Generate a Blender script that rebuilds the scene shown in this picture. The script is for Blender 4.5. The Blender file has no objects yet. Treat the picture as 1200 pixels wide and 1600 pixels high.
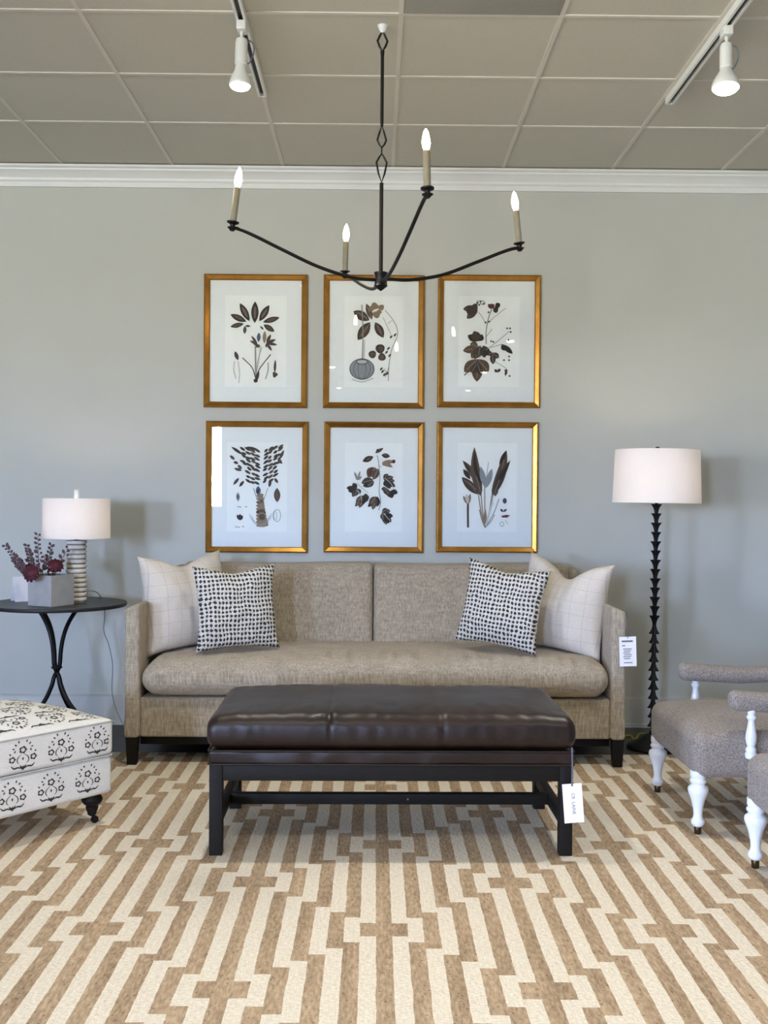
import bpy, bmesh, math, random
from mathutils import Vector, Matrix, noise
random.seed(7)
PI = math.pi
scene = bpy.context.scene
COL = scene.collection

# ------------------------------------------------------------------ camera
F = 1693.0
EYE = Vector((0, 0, 1.26))
yaw, pitch, roll = -0.0085, -0.0124, 0.0072
RC = Matrix.Rotation(yaw, 3, 'Z') @ Matrix.Rotation(PI / 2 + pitch, 3, 'X') @ Matrix.Rotation(roll, 3, 'Z')
cd = bpy.data.cameras.new('camera')
cd.sensor_fit = 'VERTICAL'; cd.sensor_height = 36.0; cd.lens = F / 1600 * 36.0
cd.clip_start = 0.05
cam = bpy.data.objects.new('camera', cd)
COL.objects.link(cam)
cam.matrix_world = Matrix.Translation(EYE) @ RC.to_4x4()
scene.camera = cam


def at(px, py, Y):
    """surveyed point of the photo on the vertical plane at distance Y"""
    d = RC @ Vector(((px - 600) / F, (800 - py) / F, -1))
    return EYE + d * (Y / d.y)


WALL = 6.0
CEIL = 3.07

# ------------------------------------------------------------------ materials
def lin(c):
    if isinstance(c, str):
        c = c.lstrip('#'); c = tuple(int(c[i:i + 2], 16) / 255 for i in (0, 2, 4))
    return tuple((x / 12.92 if x <= 0.04045 else ((x + 0.055) / 1.055) ** 2.4) for x in c)


class NT:
    def __init__(self, name):
        self.m = bpy.data.materials.new(name); self.m.use_nodes = True
        self.t = self.m.node_tree; self.n = self.t.nodes; self.b = self.n['Principled BSDF']

    def node(self, t, **kw):
        x = self.n.new(t)
        for k, v in kw.items(): setattr(x, k, v)
        return x

    def link(self, a, b): self.t.links.new(a, b)

    def setin(self, sock, v):
        if hasattr(v, 'is_linked') or hasattr(v, 'links'): self.link(v, sock)
        else: sock.default_value = v

    def math(self, op, a, b=0.0, c=0.0):
        x = self.node('ShaderNodeMath', operation=op)
        self.setin(x.inputs[0], a); self.setin(x.inputs[1], b)
        if len(x.inputs) > 2: self.setin(x.inputs[2], c)
        return x.outputs[0]

    def mix(self, f, a, b):
        x = self.node('ShaderNodeMix', data_type='RGBA')
        self.setin(x.inputs[0], f)
        self.setin(x.inputs[6], a if not isinstance(a, tuple) else (*a[:3], 1))
        self.setin(x.inputs[7], b if not isinstance(b, tuple) else (*b[:3], 1))
        return x.outputs[2]

    def coord(self, out='Object'):
        return self.node('ShaderNodeTexCoord').outputs[out]

    def noise(self, scale, detail=3, vec=None, sc=(1, 1, 1)):
        x = self.node('ShaderNodeTexNoise'); x.inputs['Scale'].default_value = scale; x.inputs['Detail'].default_value = detail
        mp = self.node('ShaderNodeMapping'); mp.inputs['Scale'].default_value = sc
        self.link(vec if vec is not None else self.coord(), mp.inputs['Vector'])
        self.link(mp.outputs[0], x.inputs['Vector'])
        return x.outputs['Fac']

    def ramp(self, fac, a, b, lo=0.3, hi=0.7):
        r = self.node('ShaderNodeValToRGB')
        r.color_ramp.elements[0].position = lo; r.color_ramp.elements[1].position = hi
        r.color_ramp.elements[0].color = (*a, 1); r.color_ramp.elements[1].color = (*b, 1)
        self.link(fac, r.inputs[0])
        return r.outputs[0]

    def bump(self, h, strength=0.2, dist=0.002):
        b = self.node('ShaderNodeBump'); b.inputs['Strength'].default_value = strength; b.inputs['Distance'].default_value = dist
        self.link(h, b.inputs['Height']); self.link(b.outputs[0], self.b.inputs['Normal'])


def plain(name, c, rough=0.5, metal=0.0, var=0.06, scale=30, bump=0.0, sc=(1, 1, 1), coat=0.0, spec=None, sheen=0.0):
    k = NT(name); c = lin(c)
    f = k.noise(scale, 4, sc=sc)
    col = k.ramp(f, tuple(x * (1 - var) for x in c), tuple(min(1, x * (1 + var)) for x in c))
    k.link(col, k.b.inputs['Base Color'])
    k.b.inputs['Roughness'].default_value = rough; k.b.inputs['Metallic'].default_value = metal
    k.b.inputs['Coat Weight'].default_value = coat
    k.b.inputs['Sheen Weight'].default_value = sheen
    if spec is not None: k.b.inputs['Specular IOR Level'].default_value = spec
    if bump: k.bump(f, bump)
    return k.m


def emit(name, c, strength):
    k = NT(name); c = lin(c)
    k.b.inputs['Base Color'].default_value = (*c, 1)
    k.b.inputs['Emission Color'].default_value = (*c, 1); k.b.inputs['Emission Strength'].default_value = strength
    return k.m


def tweed(name, c1, c2, scale=220, streak=(1, 1, 1), bump=0.5, rough=0.95, big=0.12):
    k = NT(name)
    a = k.noise(scale, 3, sc=streak); b = k.noise(scale * 0.55, 2, sc=(streak[2], streak[1], streak[0])); g = k.noise(7, 3)
    s = k.math('ADD', k.math('MULTIPLY', a, 0.72), k.math('MULTIPLY', b, 0.28))
    col = k.ramp(s, lin(c1), lin(c2), 0.36, 0.64)
    hs = k.node('ShaderNodeHueSaturation'); k.link(col, hs.inputs['Color'])
    k.link(k.math('ADD', k.math('MULTIPLY', g, big * 2), 1 - big), hs.inputs['Value'])
    k.link(hs.outputs[0], k.b.inputs['Base Color'])
    k.b.inputs['Roughness'].default_value = rough; k.b.inputs['Specular IOR Level'].default_value = 0.2
    k.b.inputs['Sheen Weight'].default_value = 0.1
    k.bump(s, bump, 0.003)
    return k.m


M = {}
M['wall'] = plain('wall_paint', '#c0c4be', 0.7, var=0.015, scale=3, spec=0.25)
M['wall_plain'] = plain('side_wall_paint', '#b9b8b2', 0.8, var=0.015, scale=3)
M['ceil'] = plain('ceiling_tile', '#c5c5ba', 0.95, var=0.03, scale=120, bump=0.15, spec=0.1)
M['grid'] = plain('ceiling_grid_metal', '#d0cec6', 0.6, var=0.02)
M['trimw'] = plain('white_trim_paint', '#e2e7e8', 0.45, var=0.015, scale=4)
M['base'] = plain('baseboard_paint', '#b6b9b6', 0.5, var=0.015, scale=4)
M['troffer'] = plain('grey_panel', '#9b9d96', 0.6, var=0.04, scale=60)
M['floor'] = plain('dark_floor', '#3b352e', 0.45, var=0.25, scale=9, bump=0.1)
M['black'] = plain('black_iron', '#0e0f10', 0.45, metal=0.4, var=0.2, scale=60, bump=0.15)
M['blackwood'] = plain('black_wood', '#14110d', 0.6, spec=0.22, var=0.25, scale=25, sc=(1, 1, 8), bump=0.1)
M['tabletop'] = plain('dark_metal_top', '#2b2d2f', 0.4, metal=0.3, var=0.15, scale=30)
M['whitep'] = plain('white_lacquer', '#dfe3e6', 0.3, var=0.02, coat=0.3)
M['brass'] = plain('brass', '#8a6a3c', 0.35, metal=0.9, var=0.1)
M['darkbrass'] = plain('dark_brass_cap', '#4a3a24', 0.35, metal=0.8, var=0.15)
M['card'] = plain('white_card', '#f0eff2', 0.6, var=0.01)
M['ink'] = plain('grey_ink', '#77777c', 0.8, var=0.05)
M['inkdark'] = plain('dark_ink', '#55555a', 0.8, var=0.05)
M['cordtag'] = plain('dark_cord', '#5c5a68', 0.8, var=0.1)
M['cordgrey'] = plain('grey_cord', '#6f7680', 0.6, var=0.05)
M['concrete'] = plain('concrete', '#a5a5a4', 0.85, var=0.08, scale=22, bump=0.15)
M['ceramic'] = plain('ribbed_ceramic', '#ebe5da', 0.55, var=0.08, scale=40, bump=0.1)
M['ceramicgap'] = plain('ceramic_grooves', '#8d857a', 0.7, var=0.1, scale=40)
M['bloom'] = plain('burgundy_petal', '#4a0a1e', 0.7, var=0.4, scale=60, bump=0.3)
M['berry'] = plain('burgundy_berry', '#5a1428', 0.4, var=0.2)
M['twig'] = plain('dried_twig', '#4c3c3c', 0.8, var=0.2)
M['dryleaf'] = plain('dried_leaf', '#564448', 0.8, var=0.25, scale=50)
M['yellow'] = plain('yellow_cord', '#8c8420', 0.5, var=0.1)
M['steel'] = plain('white_metal', '#dfe3e1', 0.35, metal=0.1, var=0.02)
M['slot'] = plain('black_slot', '#0d0d0d', 0.5, var=0.1)
M['candle'] = plain('candle_sleeve', '#8f8876', 0.6, var=0.08, scale=40)
M['hooks'] = plain('clear_hook', '#dfe6ea', 0.1, var=0.02)
M['glasswin'] = None
M['flame'] = emit('candle_bulb_glow', '#ffd9a3', 42)
M['spotface'] = emit('spot_face_glow', '#fff6e2', 14)
M['lampbulb'] = emit('lamp_bulb_glow', '#ffe9d2', 38)
M['mat'] = plain('mat_board', '#e4ebea', 0.8, var=0.01)
M['paper'] = plain('print_paper', '#ecf2f0', 0.8, var=0.015, scale=10)
M['gold'] = None

k = NT('gold_leaf'); f = k.noise(14, 3, sc=(1, 1, 1))
k.link(k.ramp(f, lin('#9c6f30'), lin('#b5853f'), .3, .7), k.b.inputs['Base Color'])
k.b.inputs['Metallic'].default_value = 0.85; k.b.inputs['Roughness'].default_value = 0.24; M['gold'] = k.m


def glass_mat(name, ior=1.5, rough=0.0, tint=(0.97, 0.985, 0.98)):
    k = NT(name); k.n.remove(k.b)
    tr = k.node('ShaderNodeBsdfTransparent'); tr.inputs[0].default_value = (*tint, 1)
    gl = k.node('ShaderNodeBsdfGlossy'); gl.inputs['Roughness'].default_value = rough; gl.inputs[0].default_value = (1, 1, 1, 1)
    fr = k.node('ShaderNodeFresnel'); fr.inputs[0].default_value = ior
    mx = k.node('ShaderNodeMixShader')
    k.link(fr.outputs[0], mx.inputs[0]); k.link(tr.outputs[0], mx.inputs[1]); k.link(gl.outputs[0], mx.inputs[2])
    k.link(mx.outputs[0], k.n['Material Output'].inputs[0])
    return k.m


M['glass'] = glass_mat('picture_glass', 1.45, 0.0, (1, 1, 1))
k = NT('clear_glass_body'); k.n.remove(k.b); tr = k.node('ShaderNodeBsdfTransparent'); k.link(tr.outputs[0], k.n['Material Output'].inputs[0]); M['clear'] = k.m
M['pane'] = glass_mat('window_pane', 1.45, 0.0, (0.99, 0.99, 1.0))

# lamp shades: cloth that lets some light through
def shade_mat(name, c):
    k = NT(name); c = lin(c)
    tl = k.node('ShaderNodeBsdfTranslucent'); tl.inputs[0].default_value = (*c, 1)
    df = k.node('ShaderNodeBsdfDiffuse')
    w = k.noise(300, 2, sc=(1, 1, 0.15))
    k.link(k.ramp(w, tuple(x * 0.96 for x in c), c), df.inputs[0])
    mx = k.node('ShaderNodeMixShader'); mx.inputs[0].default_value = 0.3
    k.link(df.outputs[0], mx.inputs[1]); k.link(tl.outputs[0], mx.inputs[2])
    k.link(mx.outputs[0], k.n['Material Output'].inputs[0])
    return k.m


M['shade'] = shade_mat('white_shade_linen', '#f3f1f0')

M['sofa'] = tweed('sofa_tweed', '#8d8271', '#b7ab99', 190, (1, 1, 0.14), 0.3)
M['chairf'] = tweed('armchair_tweed', '#5f564f', '#a39a91', 300, (1, 1, 1), 0.6)

# leather
k = NT('dark_brown_leather')
a = k.noise(5, 4); b = k.noise(90, 4)
k.link(k.ramp(a, lin('#130906'), lin('#24130d'), .3, .7), k.b.inputs['Base Color'])
k.link(k.math('ADD', k.math('MULTIPLY', a, 0.22), 0.28), k.b.inputs['Roughness'])
vo = k.node('ShaderNodeTexVoronoi'); vo.inputs['Scale'].default_value = 160; k.link(k.coord(), vo.inputs['Vector'])
k.bump(k.math('ADD', k.math('MULTIPLY', vo.outputs['Distance'], 0.35), k.math('MULTIPLY', b, .6)), 0.25, 0.0015)
k.b.inputs['Specular IOR Level'].default_value = 0.42; M['leather'] = k.m

# rug: jute and wool, nested stepped stripes around crosses
RX0, RY0, UX, RR = 0.035, 3.132, 0.4155 / 9, 0.388
k = NT('jute_and_wool_rug')
co = k.coord('Object')
wob = k.node('ShaderNodeTexNoise'); wob.inputs['Scale'].default_value = 9; wob.inputs['Detail'].default_value = 4; k.link(co, wob.inputs['Vector'])
sw = k.node('ShaderNodeSeparateColor'); k.link(wob.outputs['Color'], sw.inputs[0])
fine = k.noise(60, 3)
sx = k.node('ShaderNodeSeparateXYZ'); k.link(co, sx.inputs[0])
X = k.math('ADD', sx.outputs[0], k.math('MULTIPLY', k.math('SUBTRACT', sw.outputs[0], 0.5), 0.008))
X = k.math('ADD', X, k.math('MULTIPLY', k.math('SUBTRACT', fine, 0.5), 0.004))
Yc = k.math('ADD', sx.outputs[1], k.math('MULTIPLY', k.math('SUBTRACT', sw.outputs[1], 0.5), 0.008))
Yc = k.math('ADD', Yc, k.math('MULTIPLY', k.math('SUBTRACT', fine, 0.5), 0.005))
col = k.math('FLOOR', k.math('ADD', k.math('DIVIDE', k.math('SUBTRACT', X, RX0), UX), 0.5))
kk = k.math('ABSOLUTE', k.math('SUBTRACT', k.math('FLOORED_MODULO', k.math('ADD', col, 9.0), 18.0), 9.0))
dy = k.math('ABSOLUTE', k.math('SUBTRACT', k.math('FLOORED_MODULO', k.math('ADD', k.math('SUBTRACT', Yc, RY0), RR), 2 * RR), RR))
bk = k.math('ADD', k.math('MULTIPLY', k.math('SUBTRACT', kk, 1.0), (RR - 0.096) / 7), 0.048)
inA = k.math('LESS_THAN', dy, bk)
odd = k.math('FLOORED_MODULO', kk, 2.0)
same = k.math('SUBTRACT', 1.0, k.math('ABSOLUTE', k.math('SUBTRACT', odd, inA)))
ctr = k.math('ADD', k.math('LESS_THAN', kk, 0.5), k.math('GREATER_THAN', kk, 8.5))
dark = k.math('MINIMUM', k.math('ADD', same, ctr), 1.0)
j1 = k.noise(120, 3, sc=(1, 0.25, 1)); j2 = k.noise(6, 3, sc=(3, 0.4, 1)); j3 = k.noise(230, 2, sc=(0.3, 1, 1))
jmix = k.math('ADD', k.math('MULTIPLY', j1, 0.6), k.math('MULTIPLY', j2, 0.4))
jute = k.ramp(jmix, lin('#8d7860'), lin('#c0a88a'), 0.35, 0.65)
dots = k.node('ShaderNodeTexVoronoi'); dots.inputs['Scale'].default_value = 45; k.link(co, dots.inputs['Vector'])
jute = k.mix(k.math('MULTIPLY', k.math('LESS_THAN', dots.outputs['Distance'], 0.16), 0.55), jute, lin('#5a4028'))
wool = k.ramp(j3, lin('#cfc4b0'), lin('#e6ddcb'), 0.3, 0.7)
k.link(k.mix(dark, wool, jute), k.b.inputs['Base Color'])
k.b.inputs['Roughness'].default_value = 0.95; k.b.inputs['Specular IOR Level'].default_value = 0.1
k.bump(k.math('ADD', j1, j3), 0.5, 0.004)
M['rug'] = k.m

# windowpane check pillow
def plaid(name):
    k = NT(name); s = k.node('ShaderNodeSeparateXYZ'); k.link(k.coord(), s.inputs[0])
    w = k.noise(12, 2); off = k.math('MULTIPLY', k.math('SUBTRACT', w, 0.5), 0.006)
    def lines(c):
        d = k.math('ABSOLUTE', k.math('SUBTRACT', k.math('FLOORED_MODULO', k.math('ADD', c, off), 0.062), 0.031))
        return k.math('LESS_THAN', d, 0.0011)
    m = k.math('MINIMUM', k.math('ADD', lines(s.outputs[0]), lines(s.outputs[2])), 1.0)
    base = k.ramp(k.noise(300, 2), lin('#cdc4b8'), lin('#ded6cb'))
    k.link(k.mix(k.math('MULTIPLY', m, 0.30), base, lin('#7d746c')), k.b.inputs['Base Color'])
    k.b.inputs['Roughness'].default_value = 0.9; k.b.inputs['Specular IOR Level'].default_value = 0.2
    k.bump(k.noise(300, 2), 0.2, 0.002)
    return k.m


def dotted(name):
    k = NT(name); s = k.node('ShaderNodeSeparateXYZ'); k.link(k.coord(), s.inputs[0])
    w = k.node('ShaderNodeTexNoise'); w.inputs['Scale'].default_value = 14; k.link(k.coord(), w.inputs['Vector'])
    sw = k.node('ShaderNodeSeparateColor'); k.link(w.outputs['Color'], sw.inputs[0])
    p = 0.0365
    u = k.math('ADD', s.outputs[0], k.math('MULTIPLY', k.math('SUBTRACT', sw.outputs[0], .5), .026))
    v = k.math('ADD', s.outputs[2], k.math('MULTIPLY', k.math('SUBTRACT', sw.outputs[1], .5), .026))
    a = k.math('SINE', k.math('MULTIPLY', k.math('ADD', u, k.math('MULTIPLY', v, 0.85)), 2 * PI / p))
    b = k.math('SINE', k.math('MULTIPLY', k.math('SUBTRACT', u, k.math('MULTIPLY', v, 0.85)), 2 * PI / p))
    t = k.math('MULTIPLY', a, b)
    nz = k.math('MULTIPLY', k.math('SUBTRACT', k.noise(110, 2), 0.5), 0.9)
    d = k.math('GREATER_THAN', k.math('ADD', t, nz), 0.16)
    wh = k.ramp(k.noise(250, 2), lin('#bdbab2'), lin('#e6e4de'), 0.4, 0.6)
    bk2 = k.ramp(k.noise(200, 2), lin('#262425'), lin('#5a5856'), 0.4, 0.65)
    k.link(k.mix(d, wh, bk2), k.b.inputs['Base Color'])
    k.b.inputs['Roughness'].default_value = 0.95; k.b.inputs['Specular IOR Level'].default_value = 0.15
    k.bump(k.math('SUBTRACT', 1.0, t), 0.6, 0.004)
    return k.m


M['plaid'] = plaid('windowpane_linen'); M['dotted'] = dotted('black_white_knit')
M['floral'] = tweed('floral_linen', '#dddcd8', '#ebeae6', 300, (1, 1, 1), 0.2)
M['piping'] = plain('grey_piping', '#b4b4b0', 0.9, var=0.1)
M['floralink'] = plain('floral_print_ink', '#3f3e3e', 0.95, var=0.15, scale=80)
for nm, c in dict(leaf='#41362c', leafb='#5b4a39', leafdark='#26211d', tan='#8d7a62', stem='#8d8c86', grey='#8f979c', blue='#45607c', wine='#5a2a28', pale='#c3c6c4', outl='#45494d').items():
    M['a_' + nm] = plain('print_' + nm, c, 0.85, var=0.25, scale=160)


# ------------------------------------------------------------------ mesh helpers
class MB:
    def __init__(self): self.v = []; self.f = []; self.mi = []; self.cur = 0

    def add(self, vs, fs):
        o = len(self.v); self.v += [tuple(p) for p in vs]
        for f in fs: self.f.append([i + o for i in f]); self.mi.append(self.cur)
        return self

    def box(self, x0, x1, y0, y1, z0, z1):
        v = [(x, y, z) for z in (z0, z1) for y in (y0, y1) for x in (x0, x1)]
        return self.add(v, [(0, 2, 3, 1), (4, 5, 7, 6), (0, 1, 5, 4), (2, 6, 7, 3), (0, 4, 6, 2), (1, 3, 7, 5)])

    def hexa(self, b, t):
        """b, t: four corners each (ccw from above)"""
        return self.add(list(b) + list(t), [(3, 2, 1, 0), (4, 5, 6, 7), (0, 1, 5, 4), (1, 2, 6, 5), (2, 3, 7, 6), (3, 0, 4, 7)])

    def lathe(self, prof, n=24, c=(0, 0, 0), axis=None, lob=None):
        """prof: (r, z) pairs from bottom to top; axis: direction the z of the profile takes"""
        c = Vector(c); q = Vector((0, 0, 1)).rotation_difference(Vector(axis)) if axis is not None else None
        vs, fs = [], []
        for r, z in prof:
            for i in range(n):
                a = 2 * PI * i / n
                rr = r * (lob(a, r) if lob else 1)
                p = Vector((rr * math.cos(a), rr * math.sin(a), z))
                if q: p = q @ p
                vs.append(c + p)
        for j in range(len(prof) - 1):
            for i in range(n):
                i2 = (i + 1) % n
                fs.append((j * n + i, j * n + i2, (j + 1) * n + i2, (j + 1) * n + i))
        if prof[0][0] > 1e-5: fs.append(tuple(reversed(range(n))))
        if prof[-1][0] > 1e-5: fs.append(tuple(range((len(prof) - 1) * n, len(prof) * n)))
        return self.add(vs, fs)

    def tube(self, pts, r, n=10, closed=False):
        pts = [Vector(p) for p in pts]; m = len(pts)
        rs = r if isinstance(r, (list, tuple)) else [r] * m
        vs, fs = [], []
        up = None
        for i, p in enumerate(pts):
            if closed: t = pts[(i + 1) % m] - pts[i - 1]
            else: t = pts[min(i + 1, m - 1)] - pts[max(i - 1, 0)]
            t = t.normalized()
            if up is None:
                up = Vector((0, 0, 1)) if abs(t.z) < 0.9 else Vector((1, 0, 0))
            a = (up - t * up.dot(t)).normalized(); b = t.cross(a); up = a
            for j in range(n):
                g = 2 * PI * j / n
                vs.append(p + (a * math.cos(g) + b * math.sin(g)) * rs[i])
        for i in range(m if closed else m - 1):
            i2 = (i + 1) % m
            for j in range(n):
                j2 = (j + 1) % n
                fs.append((i * n + j, i * n + j2, i2 * n + j2, i2 * n + j))
        if not closed:
            fs.append(tuple(reversed(range(n)))); fs.append(tuple(range((m - 1) * n, m * n)))
        return self.add(vs, fs)

    def rbox(self, c, s, r, k=5, n=(6, 6, 6), fn=None):
        """rounded box of size s around c, radius r, fn deforms local points"""
        h = [x / 2 for x in s]; r = min(r, *[x * 0.999 for x in h])
        ax = []
        for a in range(3):
            e = [-h[a] + r * (1 - math.cos(PI / 2 * i / k)) if False else -h[a] + r * (math.tan(PI / 4 * i / k)) for i in range(k)]
            e = sorted(set([round(-h[a] + r - r * math.tan(PI / 4 * (1 - i / k)), 6) for i in range(k + 1)]))
            mid = [round(-h[a] + r + (2 * h[a] - 2 * r) * i / n[a], 6) for i in range(1, n[a])]
            ax.append(e + mid + [-x for x in reversed(e)])
        idx, vs, fs = {}, [], []

        def vert(p):
            key = tuple(round(x, 5) for x in p)
            if key not in idx:
                q = Vector(p); cc = Vector([max(-h[a] + r, min(h[a] - r, q[a])) for a in range(3)])
                d = q - cc
                if d.length > 1e-9: q = cc + d.normalized() * r
                if fn: q = Vector(fn(q))
                idx[key] = len(vs); vs.append(q + Vector(c))
            return idx[key]
        for a in range(3):
            b, d = (a + 1) % 3, (a + 2) % 3
            for sg in (-1, 1):
                for i in range(len(ax[b]) - 1):
                    for j in range(len(ax[d]) - 1):
                        q = []
                        for (ii, jj) in ((i, j), (i + 1, j), (i + 1, j + 1), (i, j + 1)):
                            p = [0, 0, 0]; p[a] = sg * h[a]; p[b] = ax[b][ii]; p[d] = ax[d][jj]; q.append(vert(p))
                        if len(set(q)) == 4: fs.append(q if sg > 0 else q[::-1])
        return self.add(vs, fs)

    def build(self, name, mats, parent=None, smooth=True, bevel=0.0, angle=40):
        me = bpy.data.meshes.new(name)
        me.from_pydata(self.v, [], self.f)
        for m in (mats if isinstance(mats, (list, tuple)) else [mats]): me.materials.append(m)
        me.polygons.foreach_set('material_index', self.mi)
        if bevel:
            bm = bmesh.new(); bm.from_mesh(me)
            bmesh.ops.bevel(bm, geom=[e for e in bm.edges if len(e.link_faces) == 2 and e.calc_face_angle(0) > 0.6], offset=bevel, segments=2, profile=0.6, affect='EDGES')
            bm.to_mesh(me); bm.free()
        if smooth:
            me.polygons.foreach_set('use_smooth', [True] * len(me.polygons))
            me.set_sharp_from_angle(angle=math.radians(angle))
        me.update()
        o = bpy.data.objects.new(name, me); COL.objects.link(o)
        if parent: o.parent = parent
        return o


def thing(name, label, cat, loc=(0, 0, 0), rotz=0.0, group=None):
    o = bpy.data.objects.new(name, None); COL.objects.link(o)
    o.empty_display_size = 0.05; o.location = loc; o.rotation_euler = (0, 0, rotz)
    o['label'] = label; o['category'] = cat
    if group: o['group'] = group
    return o


def tag(o, label, cat, group=None):
    o['label'] = label; o['category'] = cat
    if group: o['group'] = group
    return o


def struct(o):
    o['kind'] = 'structure'; return o


def copy_tree(o, parent=None):
    c = o.copy(); COL.objects.link(c)
    if parent: c.parent = parent
    for ch in [x for x in bpy.data.objects if x.parent == o]: copy_tree(ch, c)
    return c


def spline(pts, n=8):
    pts = [Vector(p) for p in pts]; out = []
    P = [pts[0] * 2 - pts[1]] + pts + [pts[-1] * 2 - pts[-2]]
    for i in range(1, len(P) - 2):
        for j in range(n):
            t = j / n
            a, b, c, d = P[i - 1], P[i], P[i + 1], P[i + 2]
            out.append(0.5 * ((2 * b) + (c - a) * t + (2 * a - 5 * b + 4 * c - d) * t * t + (3 * b - a - 3 * c + d) * t ** 3))
    out.append(pts[-1])
    return out


def lettering(body, size, name, m, parent, mat4):
    cu = bpy.data.curves.new(name, 'FONT'); cu.body = body; cu.size = size; cu.align_x = 'CENTER'; cu.align_y = 'CENTER'; cu.extrude = 0.0002
    t = bpy.data.objects.new('tmp_text', cu); COL.objects.link(t)
    dg = bpy.context.evaluated_depsgraph_get()
    me = bpy.data.meshes.new_from_object(t.evaluated_get(dg))
    bpy.data.objects.remove(t); bpy.data.curves.remove(cu)
    me.name = name; me.transform(mat4); me.materials.clear(); me.materials.append(m)
    o = bpy.data.objects.new(name, me); COL.objects.link(o); o.parent = parent
    return o


# ------------------------------------------------------------------ room shell
XL, XR, YF = -7.0, 5.0, -6.0
struct(MB().box(XL, XR, YF, WALL, -0.1, 0).build('floor', M['floor'], smooth=False))
struct(MB().box(XL, XR, YF, WALL, CEIL, CEIL + 0.1).build('ceiling', M['ceil'], smooth=False))
struct(MB().box(XL - 0.15, XR + 0.15, WALL, WALL + 0.15, -0.1, CEIL + 0.1).build('wall_back', M['wall'], smooth=False))
struct(MB().box(XR, XR + 0.15, YF, WALL, -0.1, CEIL + 0.1).build('wall_right', M['wall_plain'], smooth=False))


def wall_with_holes(name, lo, hi, holes, along, plane0, plane1):
    """a wall along x or y with window openings (a0, a1, z0, z1)"""
    w = MB()
    def bx(a0, a1, z0, z1):
        if a1 - a0 < 1e-4 or z1 - z0 < 1e-4: return
        if along == 'x': w.box(a0, a1, plane0, plane1, z0, z1)
        else: w.box(plane0, plane1, a0, a1, z0, z1)
    cur = lo
    for a0, a1, z0, z1 in sorted(holes):
        bx(cur, a0, -0.1, CEIL + 0.1); bx(a0, a1, -0.1, z0); bx(a0, a1, z1, CEIL + 0.1); cur = a1
    bx(cur, hi, -0.1, CEIL + 0.1)
    return struct(w.build(name, M['wall_plain'], smooth=False))


LW = [(-4.9, -3.3, 0.6, 2.1), (-3.1, -1.4, 0.6, 2.1)]
FW = [(-6.7, -5.4, 1.0, 2.2), (-3.3, -2.5, 1.06, 2.6)]
wall_with_holes('wall_left', YF, WALL, LW, 'y', XL - 0.15, XL)
wall_with_holes('wall_front', XL, XR, FW, 'x', YF - 0.15, YF)
wi = 0
for holes, along, p in ((LW, 'y', XL - 0.08), (FW, 'x', YF - 0.08)):
    for a0, a1, z0, z1 in holes:
        wi += 1
        fr = MB(); t = 0.05
        def bb(u0, u1, v0, v1, d=0.03, m=fr):
            if along == 'x': m.box(u0, u1, p - d, p + d, v0, v1)
            else: m.box(p - d, p + d, u0, u1, v0, v1)
        bb(a0, a0 + t, z0, z1); bb(a1 - t, a1, z0, z1); bb(a0 + t, a1 - t, z0, z0 + t); bb(a0 + t, a1 - t, z1 - t, z1)
        mid = (a0 + a1) / 2; bb(mid - 0.02, mid + 0.02, z0 + t, z1 - t)
        w = struct(fr.build('window_%d' % wi, M['trimw'], smooth=False))
        pn = MB(); bb(a0 + t, a1 - t, z0 + t, z1 - t, 0.003, pn)
        pn.build('glass', M['pane'], w, smooth=False)

# crown moulding, profile swept along the back wall
prof = [(0, 0), (0.018, 0), (0.018, 0.026), (0.028, 0.034), (0.03, 0.046), (0.05, 0.07), (0.068, 0.08), (0.07, 0.088), (0.085, 0.094), (0.085, 0.094 + 0.012), (0, 0.106)]
cr = MB(); n = len(prof); zc = CEIL - 0.112 + 0.001; prof = [(d, z * 0.99) for d, z in prof]
vs = [(x, WALL - d, zc + z) for x in (XL, XR) for d, z in prof]
cr.add(vs, [(i, (i + 1) % n, n + (i + 1) % n, n + i) for i in range(n)] + [tuple(range(n)), tuple(reversed(range(n, 2 * n)))])
struct(cr.build('trim_1', M['trimw'], smooth=True, angle=25))
bb_ = MB(); prof = [(0, 0), (0.02, 0), (0.02, 0.018), (0.014, 0.022), (0.014, 0.135), (0.011, 0.145), (0.011, 0.156), (0.005, 0.166), (0, 0.166)]
n = len(prof); vs = [(x, WALL - d, z) for x in (XL, XR) for d, z in prof]
bb_.add(vs, [(i, (i + 1) % n, n + (i + 1) % n, n + i) for i in range(n)] + [tuple(range(n)), tuple(reversed(range(n, 2 * n)))])
struct(bb_.build('baseboard_back', M['base'], smooth=True, angle=25))
# ceiling T-bars
g = MB(); x = 0.085 - 0.6 * 11
while x < XR:
    if x > XL: g.box(x - 0.009, x + 0.009, YF, WALL - 0.08, CEIL - 0.004, CEIL + 0.001)
    x += 0.6
y = 5.265
while y > YF:
    g.box(XL, XR, y - 0.009, y + 0.009, CEIL - 0.0045, CEIL + 0.001); y -= 0.6
struct(g.build('ceiling_grid', M['grid'], smooth=False))
t = MB().box(0.085 + 0.013, 0.685 - 0.013, 2.90, 4.052, CEIL - 0.006, CEIL + 0.001).build('troffer_panel', M['troffer'], bevel=0.002)
tag(t, 'flat grey panel set flush in the ceiling grid near the chandelier hook', 'ceiling panel')

# ------------------------------------------------------------------ rug
rug = MB().rbox((0, 2.0, 0.004), (7.4, 6.62, 0.008), 0.0035, 2, (4, 4, 1)).build('rug', M['rug'])
tag(rug, 'large tan and cream stepped stripe rug with small crosses covering the floor', 'rug')
RZ = 0.008

# ------------------------------------------------------------------ sofa
def wrinkle(p, s, amp, seed=0):
    return noise.noise(Vector((p.x * s, p.y * s, p.z * s + seed))) * amp


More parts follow.
